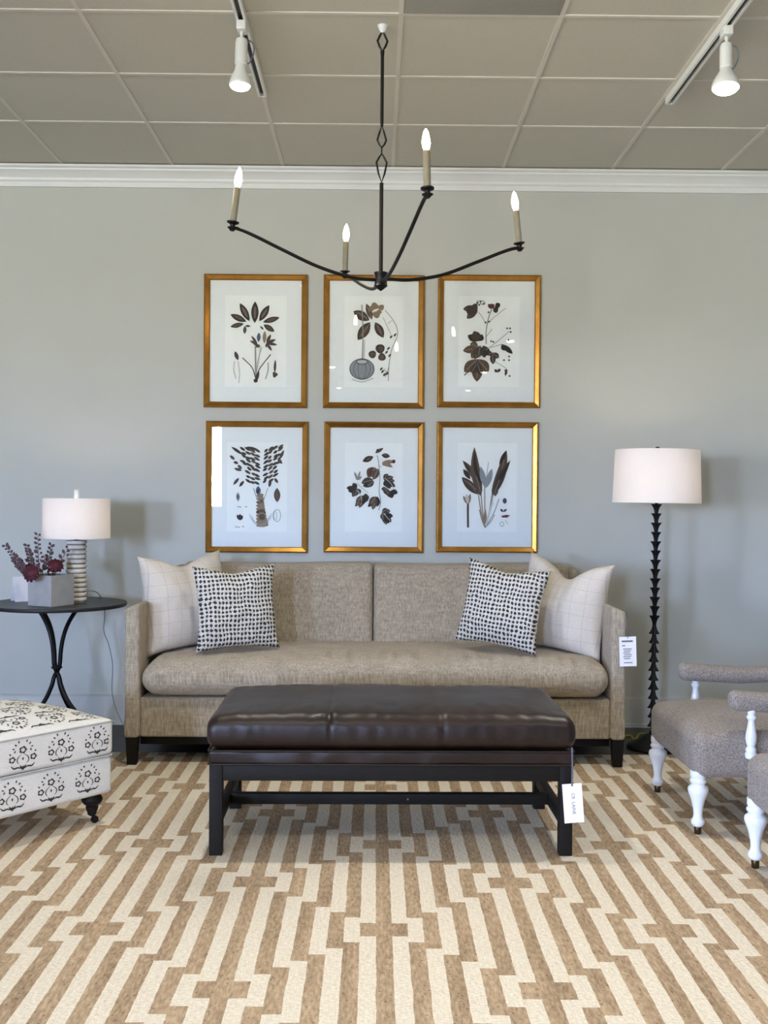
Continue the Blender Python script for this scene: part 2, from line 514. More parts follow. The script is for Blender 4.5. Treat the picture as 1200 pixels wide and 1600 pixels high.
SX0, SX1 = at(194, 1100, 5.04).x, at(978, 1100, 5.04).x
SC = (SX0 + SX1) / 2; SW = SX1 - SX0
sofa = thing('sofa', 'long taupe tweed sofa with one bench seat cushion against the grey wall', 'sofa', (SC, 5.5, RZ))
hw = SW / 2; ARM = 0.068; y0, y1 = -0.46, 0.43     # local front / back
zb = 0.128
fb = MB()
fb.rbox((0, 0.0, (zb + 0.315) / 2), (SW - 2 * ARM + 0.004, y1 - y0 - 0.02, 0.315 - zb), 0.012, 3, (20, 4, 3))
fb.build('base', M['sofa'], sofa)
for sg in (-1, 1):
    def armf(p, sg=sg):
        q = p.copy(); t = (p.z + 0.31) / 0.62
        # inner side a little higher than outer at the top, outer face slightly flared
        if t > 0.6: q.z += (-sg * p.x / ARM) * 0.026 * (t - 0.6) / 0.4 - 0.006
        q.x += wrinkle(p, 9, 0.004, 3 * sg)
        return q
    a = MB(); a.rbox((sg * (hw - ARM / 2), (y0 + y1) / 2, zb + 0.31), (ARM, y1 - y0, 0.62), 0.016, 4, (2, 16, 14), armf)
    a.build('arm', M['sofa'], sofa)
bk_ = MB()
bk_.rbox((0, 0.365, (0.25 + 0.885) / 2), (SW - 2 * ARM - 0.02, 0.15, 0.635), 0.03, 4, (14, 2, 6), lambda p: (p.x, p.y + 0.06 * (p.z / 0.63), p.z))
bk_.build('back', M['sofa'], sofa)
# seat cushion
L = SW - 2 * ARM - 0.01
def seatf(p):
    q = p.copy(); u = p.x / (L / 2); v = p.y / 0.35
    if p.z > 0: q.z += 0.028 * (1 - u ** 4) * (1 - v * v * 0.7)
    q.y += -0.022 * (1 - (p.z / 0.1) ** 2) * (1 if p.y < -0.3 else 0)
    # crinkled welt of the crown near the front top edge
    q.z += (wrinkle(p, 10, 0.006) + wrinkle(Vector((p.x * 2.2, p.y * .35, 0)), 14, 0.013, 5) * math.exp(-((p.y + 0.28) / 0.12) ** 2)) * (1 if p.z > 0 else 0.2)
    e = max(0, abs(u) - 0.9) / 0.1
    q.z *= 1 - 0.16 * e * e
    return q
sc_ = MB(); sc_.rbox((0, -0.11, 0.405), (L, 0.70, 0.172), 0.075, 6, (150, 22, 4), seatf)
sc_.build('seat_cushion', M['sofa'], sofa)
# two back cushions
split = at(583, 950, 5.66).x - SC
for x0, x1 in ((-hw + ARM + 0.09, split - 0.002), (split + 0.002, hw - ARM - 0.09)):
    def cushf(p, w=x1 - x0):
        u = p.x / (w / 2); v = p.z / 0.215; q = p.copy()
        if p.y < 0: q.y -= 0.035 * max(0, 1 - u ** 4) * max(0, 1 - v ** 4)
        q.y += 0.09 * (p.z / 0.43); q.y += wrinkle(p, 7, 0.008, x0)
        q.z += 0.004 * math.sin(u * 3 + x0)
        return q
    b = MB(); b.rbox(((x0 + x1) / 2, 0.215, 0.695), (x1 - x0, 0.15, 0.43), 0.03, 5, (26, 3, 14), cushf)
    b.build('back_cushion', M['sofa'], sofa)
for sx_ in (-1, 1):
    for yy in (y0 + 0.035, y1 - 0.035):
        x = sx_ * (hw - 0.032); r0, r1 = 0.022, 0.028
        lg = MB(); zz = 0 if yy < 0 else -RZ
        lg.hexa([(x - r0, yy - r0, zz), (x + r0, yy - r0, zz), (x + r0, yy + r0, zz), (x - r0, yy + r0, zz)],
                [(x - r1, yy - r1, zb + .002), (x + r1, yy - r1, zb + .002), (x + r1, yy + r1, zb + .002), (x - r1, yy + r1, zb + .002)])
        lg.build('leg', M['blackwood'], sofa, bevel=0.003)
ur = MB().box(-hw + 0.06, hw - 0.06, y0 + 0.07, y1 - 0.07, 0.085, zb + 0.002)
ur.build('under_rail', M['blackwood'], sofa, bevel=0.003)

# ------------------------------------------------------------------ throw pillows
def pillow(name, label, c, size, t, yaw_, tilt, roll_, mat, chop=0.0, group=None, seed=0):
    """c: centre of the pillow; front faces -Y before turning"""
    m = 34; mb = MB(); w = size / 2
    def pt(i, j, side):
        u = -1 + 2 * i / m; v = -1 + 2 * j / m
        x = w * u * (1 - 0.085 * (1 - v * v) + 0.02 * abs(v) ** 8); z = w * v * (1 - 0.085 * (1 - u * u) + 0.02 * abs(u) ** 8)
        th = t / 2 * (max(0, (1 - u * u)) * max(0, (1 - v * v))) ** 0.45
        ch = chop * math.exp(-(u / 0.42) ** 2) * max(0, (v + 0.3) / 1.3) ** 2
        z -= ch
        th *= 1 - 1.6 * ch / w * math.exp(-(u / 0.25) ** 2)
        e = math.exp(-((1 - max(abs(u), abs(v))) / 0.25) ** 2)
        y = -side * th
        y += (noise.noise(Vector((u * 2.2, v * 2.2, seed + side))) * 0.012 + noise.noise(Vector((u * 7, v * 3, seed + 9))) * 0.006) * (th / (t / 2))
        y += noise.noise(Vector((u * 1.5, v * 1.5, seed))) * 0.012
        return (x, y, z)
    idx = {}
    vs = []
    def vert(i, j, side):
        key = (i, j, 0) if i in (0, m) or j in (0, m) else (i, j, side)
        if key not in idx: idx[key] = len(vs); vs.append(pt(i, j, side))
        return idx[key]
    fs = []
    for i in range(m):
        for j in range(m):
            fs.append((vert(i, j, 1), vert(i + 1, j, 1), vert(i + 1, j + 1, 1), vert(i, j + 1, 1)))
            fs.append((vert(i, j + 1, -1), vert(i + 1, j + 1, -1), vert(i + 1, j, -1), vert(i, j, -1)))
    mb.add(vs, fs)
    o = mb.build(name, mat, None, angle=180)
    o.matrix_world = Matrix.Translation(c) @ Matrix.Rotation(yaw_, 4, 'Z') @ Matrix.Rotation(tilt, 4, 'X') @ Matrix.Rotation(roll_, 4, 'Y')
    return tag(o, label, 'pillow', group)


R = math.radians
c1 = Vector((0.03, 0, 0)) + (at(224, 868, 5.24) + at(330, 872, 5.58) + at(240, 1022, 5.24) + at(318, 1010, 5.52)) / 4
pillow('throw_pillow', 'cream windowpane check pillow leaning on the sofa arm beside the round table', c1 + Vector((0, 0, 0.008)), 0.485, 0.24, R(44), R(-7), R(-2), M['plaid'], 0.045, 'sofa throw pillows', 1)
c2 = (at(312, 887, 5.16) + at(420, 888, 5.30) + at(312, 1017, 5.12) + at(430, 1005, 5.26)) / 4
pillow('throw_pillow', 'black and white dotted pillow at the table lamp end of the sofa', c2, 0.405, 0.15, R(22), R(-9), R(-1), M['dotted'], 0.022, 'sofa throw pillows', 2)
c3 = (at(735, 882, 5.30) + at(856, 884, 5.16) + at(712, 1005, 5.26) + at(838, 1018, 5.12)) / 4
pillow('throw_pillow', 'black and white dotted pillow at the floor lamp end of the sofa', c3, 0.405, 0.15, R(-20), R(-9), R(8), M['dotted'], 0.022, 'sofa throw pillows', 3)
c4 = Vector((-0.025, 0, 0)) + (at(958, 884, 5.22) + at(826, 870, 5.58) + at(934, 1030, 5.22) + at(845, 1010, 5.5)) / 4
pillow('throw_pillow', 'cream windowpane check pillow leaning on the sofa arm with the hang tag', c4 + Vector((0, 0, 0.006)), 0.475, 0.24, R(-38), R(-7), R(6), M['plaid'], 0.085, 'sofa throw pillows', 4)

# ------------------------------------------------------------------ hang tags
def hang_tag(label, top, cardc, w, h, tilt, cord_r, yaw_=0.0):
    t = thing('hang_tag', label, 'price tag', tuple(cardc), yaw_)
    Rm = Matrix.Rotation(tilt, 4, 'Y')
    cb = MB().box(-w / 2, w / 2, -0.0006, 0.0006, -h / 2, h / 2)
    card = cb.build('card', M['card'], t, smooth=False); card.data.transform(Rm)
    hole = Rm @ Vector((0, -0.001, h / 2 - 0.008))
    tp = Matrix.Rotation(-yaw_, 3, 'Z') @ (Vector(top) - Vector(cardc))
    MB().tube(spline([tp + Vector((0, 0.004, 0.004)), tp, tp * 0.5 + hole * 0.5 + Vector((0.001, -0.001, 0)), hole], 5), cord_r, 6).build('cord', M['cordtag'], t)
    return t, card, Rm


p_top = at(979.5, 957, 5.03); p_c = at(981, 1018, 5.022)
t, card, Rm = hang_tag('white hang tag on a dark cord hanging from the sofa arm beside the floor lamp', p_top, p_c, 0.079, 0.138, R(-2), 0.0018)
ln = MB()
for i, (x0, x1, z, hh) in enumerate([(-.028, .024, .048, .004), (-.026, -.012, .028, .0025)] + [(-.022 + .003 * (i % 2), .018 - .004 * (i % 3), .012 - .009 * i, .002) for i in range(6)] + [(-.02, .02, -.052, .002)]):
    ln.box(x0, x1, -0.0012, -0.0005, z - hh, z + hh)
o = ln.build('printed_lines', M['ink'], card, smooth=False); o.data.transform(Rm)

# ------------------------------------------------------------------ leather bench
BX = at(612, 1200, 3.78).x
BY0 = 3.78
bench = thing('bench_ottoman', 'dark brown leather bench ottoman on a black wood stretcher base in front of the sofa', 'ottoman', (BX, BY0, RZ), 0.010)
bw, bd, lw = 0.637, 0.62, 0.046     # half width, depth, leg width
zt = 0.318
for sx_ in (-1, 1):
    for yy in (0, bd - lw):
        x = sx_ * (bw - lw / 2)
        MB().box(x - lw / 2, x + lw / 2, yy, yy + lw, 0, zt).build('leg', M['blackwood'], bench, bevel=0.003)
ap = MB()
ap.box(-bw + lw, bw - lw, 0.004, 0.03, 0.262, zt); ap.box(-bw + lw, bw - lw, bd - 0.03, bd - 0.004, 0.262, zt)
ap.box(-bw + 0.004, -bw + 0.03, lw, bd - lw, 0.262, zt); ap.box(bw - 0.03, bw - 0.004, lw, bd - lw, 0.262, zt)
ap.build('apron', M['blackwood'], bench, bevel=0.002)
for sx_ in (-1, 1):
    x = sx_ * (bw - lw / 2)
    MB().box(x - 0.016, x + 0.016, lw, bd - lw, 0.098, 0.138).build('stretcher', M['blackwood'], bench, bevel=0.003)
st = MB().box(-bw + 0.038, bw - 0.038, bd / 2 - 0.018, bd / 2 + 0.018, 0.098, 0.138).build('stretcher', M['blackwood'], bench, bevel=0.003)
bt = MB().lathe([(0.004, 0), (0.004, 0.001), (0, 0.0015)], 12, (0.07, bd / 2 - 0.018, 0.118), axis=(0, -1, 0)).build('bolt', M['brass'], st)
lb = MB().rbox((0, bd / 2, zt + 0.026), (2 * bw + 0.006, bd + 0.006, 0.052), 0.012, 3, (60, 20, 2), lambda p: (p.x, p.y + (wrinkle(p, 16, .004) if abs(p.y) > .2 else 0), p.z))
band = lb.build('leather_band', M['leather'], bench)
wl = MB(); zz = zt + 0.003; e = 0.004
for z_, r_ in ((zt + 0.003, 0.004), (zt + 0.05, 0.0035)):
    a, b = bw + e, bd + e
    wl.tube([(-a + .01, -e, z_), (a - .01, -e, z_), (a, -e + .01, z_), (a, b - .01, z_), (a - .01, b, z_), (-a + .01, b, z_), (-a, b - .01, z_), (-a, -e + .01, z_)], r_, 8, closed=True)
wl.build('welt', M['leather'], band)
def leaf_(p):
    u = p.x / (bw + .01); v = p.y / 0.32; q = p.copy()
    if p.z > 0:
        q.z += 0.03 * (1 - u ** 4) * (1 - v ** 4)
    puff = max(0, 1 - (p.z / 0.065) ** 2)
    q.y += math.copysign(0.014, p.y) * puff if abs(p.y) > 0.28 else 0
    q.x += math.copysign(0.012, p.x) * puff if abs(p.x) > 0.6 else 0
    for s_ in (-0.215, 0.18):      # stitched seams
        k_ = math.exp(-((p.x - s_) / 0.006) ** 2)
        q.z -= 0.004 * k_ if p.z > 0 else 0
        if p.y < -0.28: q.y += 0.003 * k_
    wr = wrinkle(Vector((p.x * 2.6, p.y * .6, p.z * .6)), 11, 0.004, 4) + wrinkle(p, 5, 0.002, 2)
    if p.z > 0.01 and abs(p.y) > 0.2: q.z += wr
    if p.y < -0.28: q.y += wr * 0.5
    if abs(p.z) < 0.1 and p.z > 0: q.z += wrinkle(p, 3, 0.004, 7)
    return q
cu = MB().rbox((0, bd / 2, zt + 0.052 + 0.058), (2 * bw - 0.0, bd + 0.0, 0.116), 0.036, 6, (150, 30, 4), leaf_)
cu.build('cushion', M['leather'], bench)
p_top = at(894, 1172, 3.742); p_c = at(895.5, 1255, 3.738)
t, card, Rm = hang_tag('white hang tag with vertical lettering hanging from the leather bench corner', p_top, p_c, 0.068, 0.136, R(-4.5), 0.0032)
m4 = Matrix.Translation((0.001, -0.0008, -0.002)) @ Matrix.Rotation(PI / 2, 4, 'X') @ Matrix.Rotation(-PI / 2, 4, 'Z')
lettering('CR  LAINE', 0.0165, 'lettering', M['inkdark'], card, Rm @ m4)

# ------------------------------------------------------------------ round side table with lamp, planter, card
TZ = 0.726
TC = Vector((-1.593, 5.45, 0))
tb = thing('side_table', 'round black metal side table with curved crossing legs at the end of the sofa', 'side table', tuple(TC))
MB().lathe([(0.325, TZ - 0.02), (0.339, TZ - 0.018), (0.344, TZ - 0.01), (0.344, TZ - 0.004), (0.341, TZ), (0.33, TZ - 0.001), (0, TZ - 0.001)], 64).build('table_top', M['tabletop'], tb)
for th in (150, 260, 56):
    c, s = math.cos(R(th)), math.sin(R(th)); up = RZ + 0.002 if s > 0.3 else 0.0
    pts = [(a * c, a * s, z + (up if z < 0.2 else 0)) for a, z in ((0.168, TZ - 0.018), (0.112, 0.665), (0.066, 0.605), (0.038, 0.54), (0.025, 0.475), (0.020, 0.42), (0.010, 0.39), (-0.016, 0.355), (-0.032, 0.31), (-0.072, 0.245), (-0.135, 0.175), (-0.225, 0.085), (-0.315, 0.011))]
    MB().tube(spline(pts, 6), 0.0105, 10).build('leg', M['black'], tb)
rg = MB(); rg.tube([(0.022 * math.cos(a * PI / 8), 0.022 * math.sin(a * PI / 8), 0.40) for a in range(16)], 0.006, 8, closed=True); rg.build('collar', M['black'], tb)

LC = at(119, 945, 5.47); LC.z = TZ
lp = thing('table_lamp', 'table lamp with stacked ribbed cream base and white drum shade', 'lamp', tuple(LC))
bh = 0.31; prof = []; nr = 13; st_ = bh / nr
for i in range(nr):
    z = 0.004 + i * st_
    prof += [(0.0445, z), (0.0445, z + st_ * 0.22), (0.050, z + st_ * 0.28), (0.052, z + st_ * 0.42), (0.052, z + st_ * 0.75), (0.050, z + st_ * 0.9), (0.0445, z + st_ * 0.96)]
MB().lathe([(0.0465, 0), (0.0465, bh - 0.004)], 32).build('base_core', M['ceramicgap'], lp)
MB().lathe(prof + [(0.0, bh + 0.003)], 40).build('base', M['ceramic'], lp)
MB().lathe([(0.012, bh), (0.012, bh + 0.012), (0.006, bh + 0.016), (0.006, bh + 0.19), (0.01, bh + .195)], 14).build('neck', M['brass'], lp)
zs0, zs1 = at(119, 843, 5.3).z - TZ, at(119, 779, 5.3).z - TZ
sr = 0.166
MB().lathe([(sr, zs0), (sr - 0.001, zs1), (sr - 0.004, zs1), (sr - 0.003, zs0), (sr, zs0)], 56).build('shade', M['shade'], lp)
MB().lathe([(0.011, zs1 - 0.01), (0.0125, zs1 + 0.006), (0.0125, zs1 + 0.042), (0.01, zs1 + 0.045)], 16).build('finial', M['whitep'], lp)
sp = MB()
for i in range(3):
    a = i * 2 * PI / 3 + .4; sp.tube([(0, 0, zs1 - 0.008), ((sr - .004) * math.cos(a), (sr - .004) * math.sin(a), zs1 - 0.008)], 0.0016, 6)
sp.build('shade_spider', M['brass'], lp)
MB().lathe([(0.012, zs0 + .05), (0.022, zs0 + 0.085), (0.026, zs0 + 0.11), (0.018, zs0 + .14), (0, zs0 + 0.15)], 16).build('bulb', M['lampbulb'], lp)
cp = [(0.045, 0.02, 0.006), (0.075, 0.0, 0.02), (0.11, 0.02, 0.035), (0.14, 0.03, 0.012)]
# table edge then down behind the table to the floor
E = TC - LC
edge = [at(150, 925, 5.52) - LC, at(158, 940, 5.62) - LC]
cordp = [Vector((0.047, 0.012, 0.008)), at(138, 924, 5.5) - LC, at(152, 926, 5.6) - LC, at(159, 938, 5.72) - LC, at(164, 960, 5.8) - LC, at(162, 985, 5.85) - LC, at(170, 1008, 5.87) - LC, at(176, 1040, 5.88) - LC, at(175, 1080, 5.9) - LC, at(182, 1110, 5.92) - LC, at(194, 1138, 5.9) - LC]
cordp[-1].z = -TZ + 0.004
MB().tube(spline(cordp, 6), 0.0022, 6).build('cord', M['cordgrey'], lp)

# concrete cube planter
q0 = Vector((at(80, 952, 5.226).x, 5.226, TZ)); ph = R(28); s_ = 0.153
ctr_ = q0 + Vector((-math.cos(ph), math.sin(ph), 0)) * s_ / 2 + Vector((math.sin(ph), math.cos(ph), 0)) * s_ / 2
pm = MB(); h = s_ / 2; w_ = 0.012; H_ = 0.15
pm.box(-h, h, -h, -h + w_, 0, H_); pm.box(-h, h, h - w_, h, 0, H_); pm.box(-h, -h + w_, -h + w_, h - w_, 0, H_); pm.box(h - w_, h, -h + w_, h - w_, 0, H_)
pm.box(-h + w_, h - w_, -h + w_, h - w_, 0, 0.012)
pl = thing('planter', 'square grey concrete cube planter on the round black table', 'planter', tuple(ctr_), -ph)
pm.build('pot', M['concrete'], pl, smooth=False)
MB().box(-h + w_, h - w_, -h + w_, h - w_, 0.012, 0.125).build('filling', M['twig'], pl, smooth=False)


def bloom(label, c, r, axis):
    b = thing('burgundy_flower', label, 'flower', tuple(c), 0, 'stems in the concrete planter')
    pb = MB(); ax = Vector(axis).normalized(); q = Vector((0, 0, 1)).rotation_difference(ax)
    for ring, (nn, rad, op) in enumerate([(6, 0.35, 0.2), (8, 0.65, 0.6), (10, 0.95, 1.05), (11, 1.0, 1.5)]):
        for i in range(nn):
            a = 2 * PI * i / nn + ring * 0.4
            vs = []
            for u in range(6):
                for v in range(-2, 3):
                    t = u / 5; wv = v / 2
                    el = PI / 2 - op * t
                    rr = r * rad * (0.25 + 0.75 * t)
                    ww = 0.75 * math.sin(PI * min(1, t * 0.8 + 0.12)) * (6 / nn) ** .5
                    ang = a + wv * ww
                    d = Vector((math.cos(ang) * math.cos(el), math.sin(ang) * math.cos(el), math.sin(el)))
                    vs.append(q @ (d * rr * (1 - .08 * wv * wv)))
            pb.add(vs, [(u * 5 + v, u * 5 + v + 1, (u + 1) * 5 + v + 1, (u + 1) * 5 + v) for u in range(5) for v in range(4)])
    pb.rbox((0, 0, 0), (r * 1.5, r * 1.5, r * 1.3), r * .64, 4, (2, 2, 2))
    pb.build('petals', M['bloom'], b)
    base = Vector((ctr_.x, ctr_.y, TZ + 0.11)) - Vector(c)
    MB().tube([Vector((0, 0, 0)), base * 0.5 + Vector((0, 0, .01)), base], 0.003, 6).build('stem', M['twig'], b)
    return b


bloom('dense burgundy flower head drooping over the front rim of the planter', at(50, 897, 5.212), 0.044, (-.25, -.85, .3))
bloom('open burgundy flower head leaning toward the ribbed lamp base', at(86, 885, 5.30), 0.044, (0.35, -.5, .75))


def sprig(name, label, cat, base, tip, kind, nleaf=9, sd=0):
    rnd = random.Random(sd)
    s = thing(name, label, cat, tuple(base), 0, 'stems in the concrete planter')
    d = Vector(tip) - Vector(base)
    side = Vector((-d.z, 0, d.x)).normalized()
    pts = spline([Vector((0, 0, 0)), d * 0.45 + side * 0.008, d], 6)
    MB().tube(pts, [0.0028 - 0.0018 * i / (len(pts) - 1) for i in range(len(pts))], 6).build('stem', M['twig'], s)
    lf = MB()
    for i in range(nleaf):
        t = 0.25 + 0.75 * i / (nleaf - 1); p = d * t + side * 0.008 * math.sin(PI * t)
        a = (side * (1 if i % 2 else -1) + d.normalized() * 0.9 + Vector((0, rnd.uniform(-.7, .7), 0))).normalized()
        ln_ = rnd.uniform(0.024, 0.04) * (1.15 - 0.5 * t)
        if kind == 'berry' and i % 2 == 0 or kind == 'mix' and i % 3 == 0:
            br = MB().rbox(p + a * ln_ * .8, (0.011, 0.011, 0.012), 0.0052, 3, (1, 1, 1)); br.tube([p, p + a * ln_ * .8], 0.0008, 5)
            br.build('berry', M['berry'], s)
        else:
            nrm = a.cross(Vector((rnd.uniform(-.3, .3), 1, 0))).normalized() * ln_ * 0.3
            bnd = Vector((0, -0.003, 0))
            lf.add([p, p + a * ln_ * .3 + nrm * .8, p + a * ln_ * .65 + nrm, p + a * ln_, p + a * ln_ * .65 - nrm, p + a * ln_ * .3 - nrm * .8, p + a * ln_ * .5 + bnd],
                   [(0, 1, 6), (1, 2, 6), (2, 3, 6), (3, 4, 6), (4, 5, 6), (5, 0, 6)])
    if lf.v: lf.build('leaves', M['dryleaf'], s)
    return s


bz = TZ + 0.118
SP = [('leafy_sprig', 'long dried sprig reaching furthest left over the table edge', 'sprig', (57, 5.33), (9, 853, 5.36), 'leaf', 20),
      ('berry_sprig', 'dried sprig with burgundy berries standing tallest above the planter', 'sprig', (66, 5.34), (59, 836, 5.33), 'berry', 16),
      ('leafy_sprig', 'small grey sprig standing under the lamp shade edge behind the open flower', 'sprig', (76, 5.37), (80, 852, 5.4), 'leaf', 14),
      ('berry_sprig', 'berry sprig leaning right across the ribbed lamp base', 'sprig', (82, 5.33), (106, 858, 5.35), 'mix', 10),
      ('leafy_sprig', 'bushy short sprig leaning left just above the drooping flower', 'sprig', (54, 5.3), (26, 872, 5.28), 'mix', 20),
      ('leafy_sprig', 'upright dried sprig between the two left leaning ones and the berries', 'sprig', (60, 5.36), (43, 853, 5.36), 'leaf', 18),
      ('berry_sprig', 'short berry sprig between the two burgundy flower heads', 'sprig', (68, 5.33), (70, 872, 5.29), 'mix', 8)]
for i, (nm, lb_, ca, (bx, by), (tx, ty, tY), kd, nl) in enumerate(SP):
    b0 = at(bx, 905, by); b0.z = bz
    sprig(nm, lb_, ca, b0, at(tx, ty, tY), kd, nl, i)

# folded white card behind the planter
tc = thing('tent_card', 'white folded price card standing behind the concrete planter', 'card', tuple(Vector((at(34, 943, 5.52).x, 5.52, TZ))), R(35))
cb = MB()
for sg in (-1, 1):
    cb.hexa([(-0.045, sg * 0.036 - 0.0006, 0), (0.05, sg * 0.036 - 0.0006, 0), (0.05, sg * 0.036 + 0.0006, 0), (-0.045, sg * 0.036 + 0.0006, 0)],
            [(-0.045, -0.0006, 0.125), (0.05, -0.0006, 0.125), (0.05, 0.0006, 0.125), (-0.045, 0.0006, 0.125)])
cb.build('folded_card', M['card'], tc, smooth=False)

# ------------------------------------------------------------------ floral ottoman (near left corner)
A0 = Vector((-0.997, 4.15, 0)); ang = math.atan2(-0.36, -0.297)
u_ = Vector((math.cos(ang), math.sin(ang), 0)); v_ = Vector((-0.77, 0.64, 0)).normalized()
v_ = Vector((u_.y, -u_.x, 0))          # away from the camera, to the left
OL, OD = 0.80, 0.64
oc = A0 + u_ * OL / 2 + v_ * OD / 2
ot = thing('ottoman', 'white ottoman with grey floral print and black turned casters legs', 'ottoman', (oc.x, oc.y, RZ), ang)
ot['label'] = 'white ottoman with grey floral print on black turned legs at the rug edge'
# local x runs along the visible face (+x = nearer the camera), visible face is local +y or -y
side = 1 if (Matrix.Rotation(ang, 3, 'Z') @ Vector((0, 1, 0))).dot(v_) < 0 else -1
zb_, zm, zt_ = 0.118, 0.262, 0.405
def motif():
    """one printed motif as polygons in (u, v), about 0.14 tall"""
    P = []
    def ring(cx, cy, r0, r1, n=14, sq=1.0):
        for i in range(n):
            a, b = 2 * PI * i / n, 2 * PI * (i + 1) / n
            lob = lambda g: 1 + 0.18 * math.cos(5 * g)
            P.append([(cx + r0 * math.cos(a), cy + r0 * math.sin(a)), (cx + r1 * lob(a) * math.cos(a), cy + r1 * lob(a) * math.sin(a)), (cx + r1 * lob(b) * math.cos(b), cy + r1 * lob(b) * math.sin(b)), (cx + r0 * math.cos(b), cy + r0 * math.sin(b))])
    def stroke(pts, w):
        pts = [Vector((*p, 0)) for p in pts]; pts = spline(pts, 5)
        for i in range(len(pts) - 1):
            d = (pts[i + 1] - pts[i]).normalized(); nn = Vector((-d.y, d.x, 0))
            w0 = w * (0.3 + 0.7 * math.sin(PI * i / (len(pts) - 1))); w1 = w * (0.3 + 0.7 * math.sin(PI * (i + 1) / (len(pts) - 1)))
            P.append([tuple((pts[i] + nn * w0)[:2]), tuple((pts[i] - nn * w0)[:2]), tuple((pts[i + 1] - nn * w1)[:2]), tuple((pts[i + 1] + nn * w1)[:2])])
    def leafp(x, y, a, l, w):
        d = Vector((math.cos(a), math.sin(a))); n_ = Vector((-d.y, d.x)); p = Vector((x, y))
        P.append([tuple(p), tuple(p + d * l * .5 + n_ * w), tuple(p + d * l), tuple(p + d * l * .5 - n_ * w)])
    ring(0, 0.026, 0.007, 0.0125); ring(-0.036, -0.004, 0.006, 0.011); ring(0.036, -0.004, 0.006, 0.011)
    for s in (-1, 1):
        stroke([(s * 0.004, 0.012), (s * 0.017, 0.0), (s * 0.019, -0.014), (s * 0.012, -0.022)], 0.0016)
        stroke([(s * 0.003, -0.040), (s * 0.018, -0.034), (s * 0.03, -0.036), (s * 0.040, -0.026)], 0.003)
        leafp(s * 0.03, 0.018, PI / 2 + s * .5, 0.012, 0.003); leafp(s * 0.04, 0.012, PI / 2 - s * .6, 0.010, 0.003); leafp(s * 0.02, 0.042, PI / 2 - s * .8, 0.012, 0.003)
        leafp(s * 0.012, 0.050, PI / 2 - s * .3, 0.012, 0.003); leafp(s * 0.027, 0.032, PI / 2 - s * 1.2, 0.010, 0.003)
        leafp(0, -0.045, PI / 2 + s * .55, 0.022, 0.004)
    leafp(0, -0.048, PI / 2, 0.02, 0.004); leafp(0, -0.012, PI / 2, 0.014, 0.003); leafp(0, 0.046, PI / 2, 0.024, 0.004)
    return P
MOT = [[(x * 1.18, y) for x, y in p] for p in motif()]
def prints(mb, fn, urange, vrange, u0, v0, whole=True):
    mb.cur = 1
    a = 0.158
    for j in range(-6, 7):
        for i in range(-8, 9):
            cu_, cv_ = u0 + a * (i + 0.5 * (j % 2)), v0 + a * 0.5 * 2 * j * 0.5 * 1.0
            cv_ = v0 + j * 0.1
            if whole and not (vrange[0] < cv_ - 0.05 and cv_ + 0.062 < vrange[1]): continue
            for poly in MOT:
                pp = [(cu_ + p[0], cv_ + p[1]) for p in poly]
                if all(urange[0] < p[0] < urange[1] and vrange[0] < p[1] < vrange[1] for p in pp):
                    q = [Vector(fn(*p)) for p in pp]
                    mb.add(q, [tuple(range(len(q)))])
    mb.cur = 0
# body
fb = MB(); fb.rbox((0, 0, (zb_ + zm) / 2), (OL, OD, zm - zb_), 0.018, 3, (8, 8, 4))
prints(fb, lambda u, v: (-u * side if side > 0 else u, side * (OD / 2 + 0.0012), v), (-OL / 2 + .012, OL / 2 - .012), (zb_ + .006, zm - .008), OL / 2 - 0.115, 0.186)
prints(fb, lambda u, v: (-OL / 2 - 0.0012, u, v), (-OD / 2 + .012, OD / 2 - .012), (zb_ + .006, zm - .008), 0.05, 0.186)
# printed faces must face outwards
fb.build('body', [M['floral'], M['floralink']], ot)
# top cushion
def topf(p):
    q = p.copy(); u = p.x / (OL / 2); v = p.y / (OD / 2)
    if p.z > 0: q.z += 0.055 * max(0, 1 - abs(u) ** 2.5) * max(0, 1 - abs(v) ** 2.5)
    q.z += wrinkle(p, 5, 0.004)
    return q
zc_ = (zm + zt_) / 2; hz = (zt_ - zm) / 2
tm = MB(); tm.rbox((0, 0, zc_), (OL + .006, OD + .006, zt_ - zm - 0.004), 0.02, 4, (16, 14, 4), topf)
def ontop(u, v):
    p = Vector((u, v, hz - 0.002)); q = topf(p); return (q.x, q.y, q.z + zc_ + 0.0015)
prints(tm, ontop, (-OL / 2 + .02, OL / 2 - .02), (-OD / 2 + .02, OD / 2 - .02), OL / 2 - 0.115, 0.02, False)
prints(tm, lambda u, v: (-u * side if side > 0 else u, side * (OD / 2 + 0.0042), v), (-OL / 2 + .02, OL / 2 - .02), (zm + .008, zt_ - .012), OL / 2 - 0.075, 0.325)
topc = tm.build('seat_cushion', [M['floral'], M['floralink']], ot)
wl = MB(); a, b = OL / 2 + .002, OD / 2 + .002
for z_ in (zm + 0.002, zt_ - 0.012):
    wl.tube([(-a + .012, -b, z_), (a - .012, -b, z_), (a, -b + .012, z_), (a, b - .012, z_), (a - .012, b, z_), (-a + .012, b, z_), (-a, b - .012, z_), (-a, -b + .012, z_)], 0.0035, 6, closed=True)
wl.build('piping', M['piping'], topc)
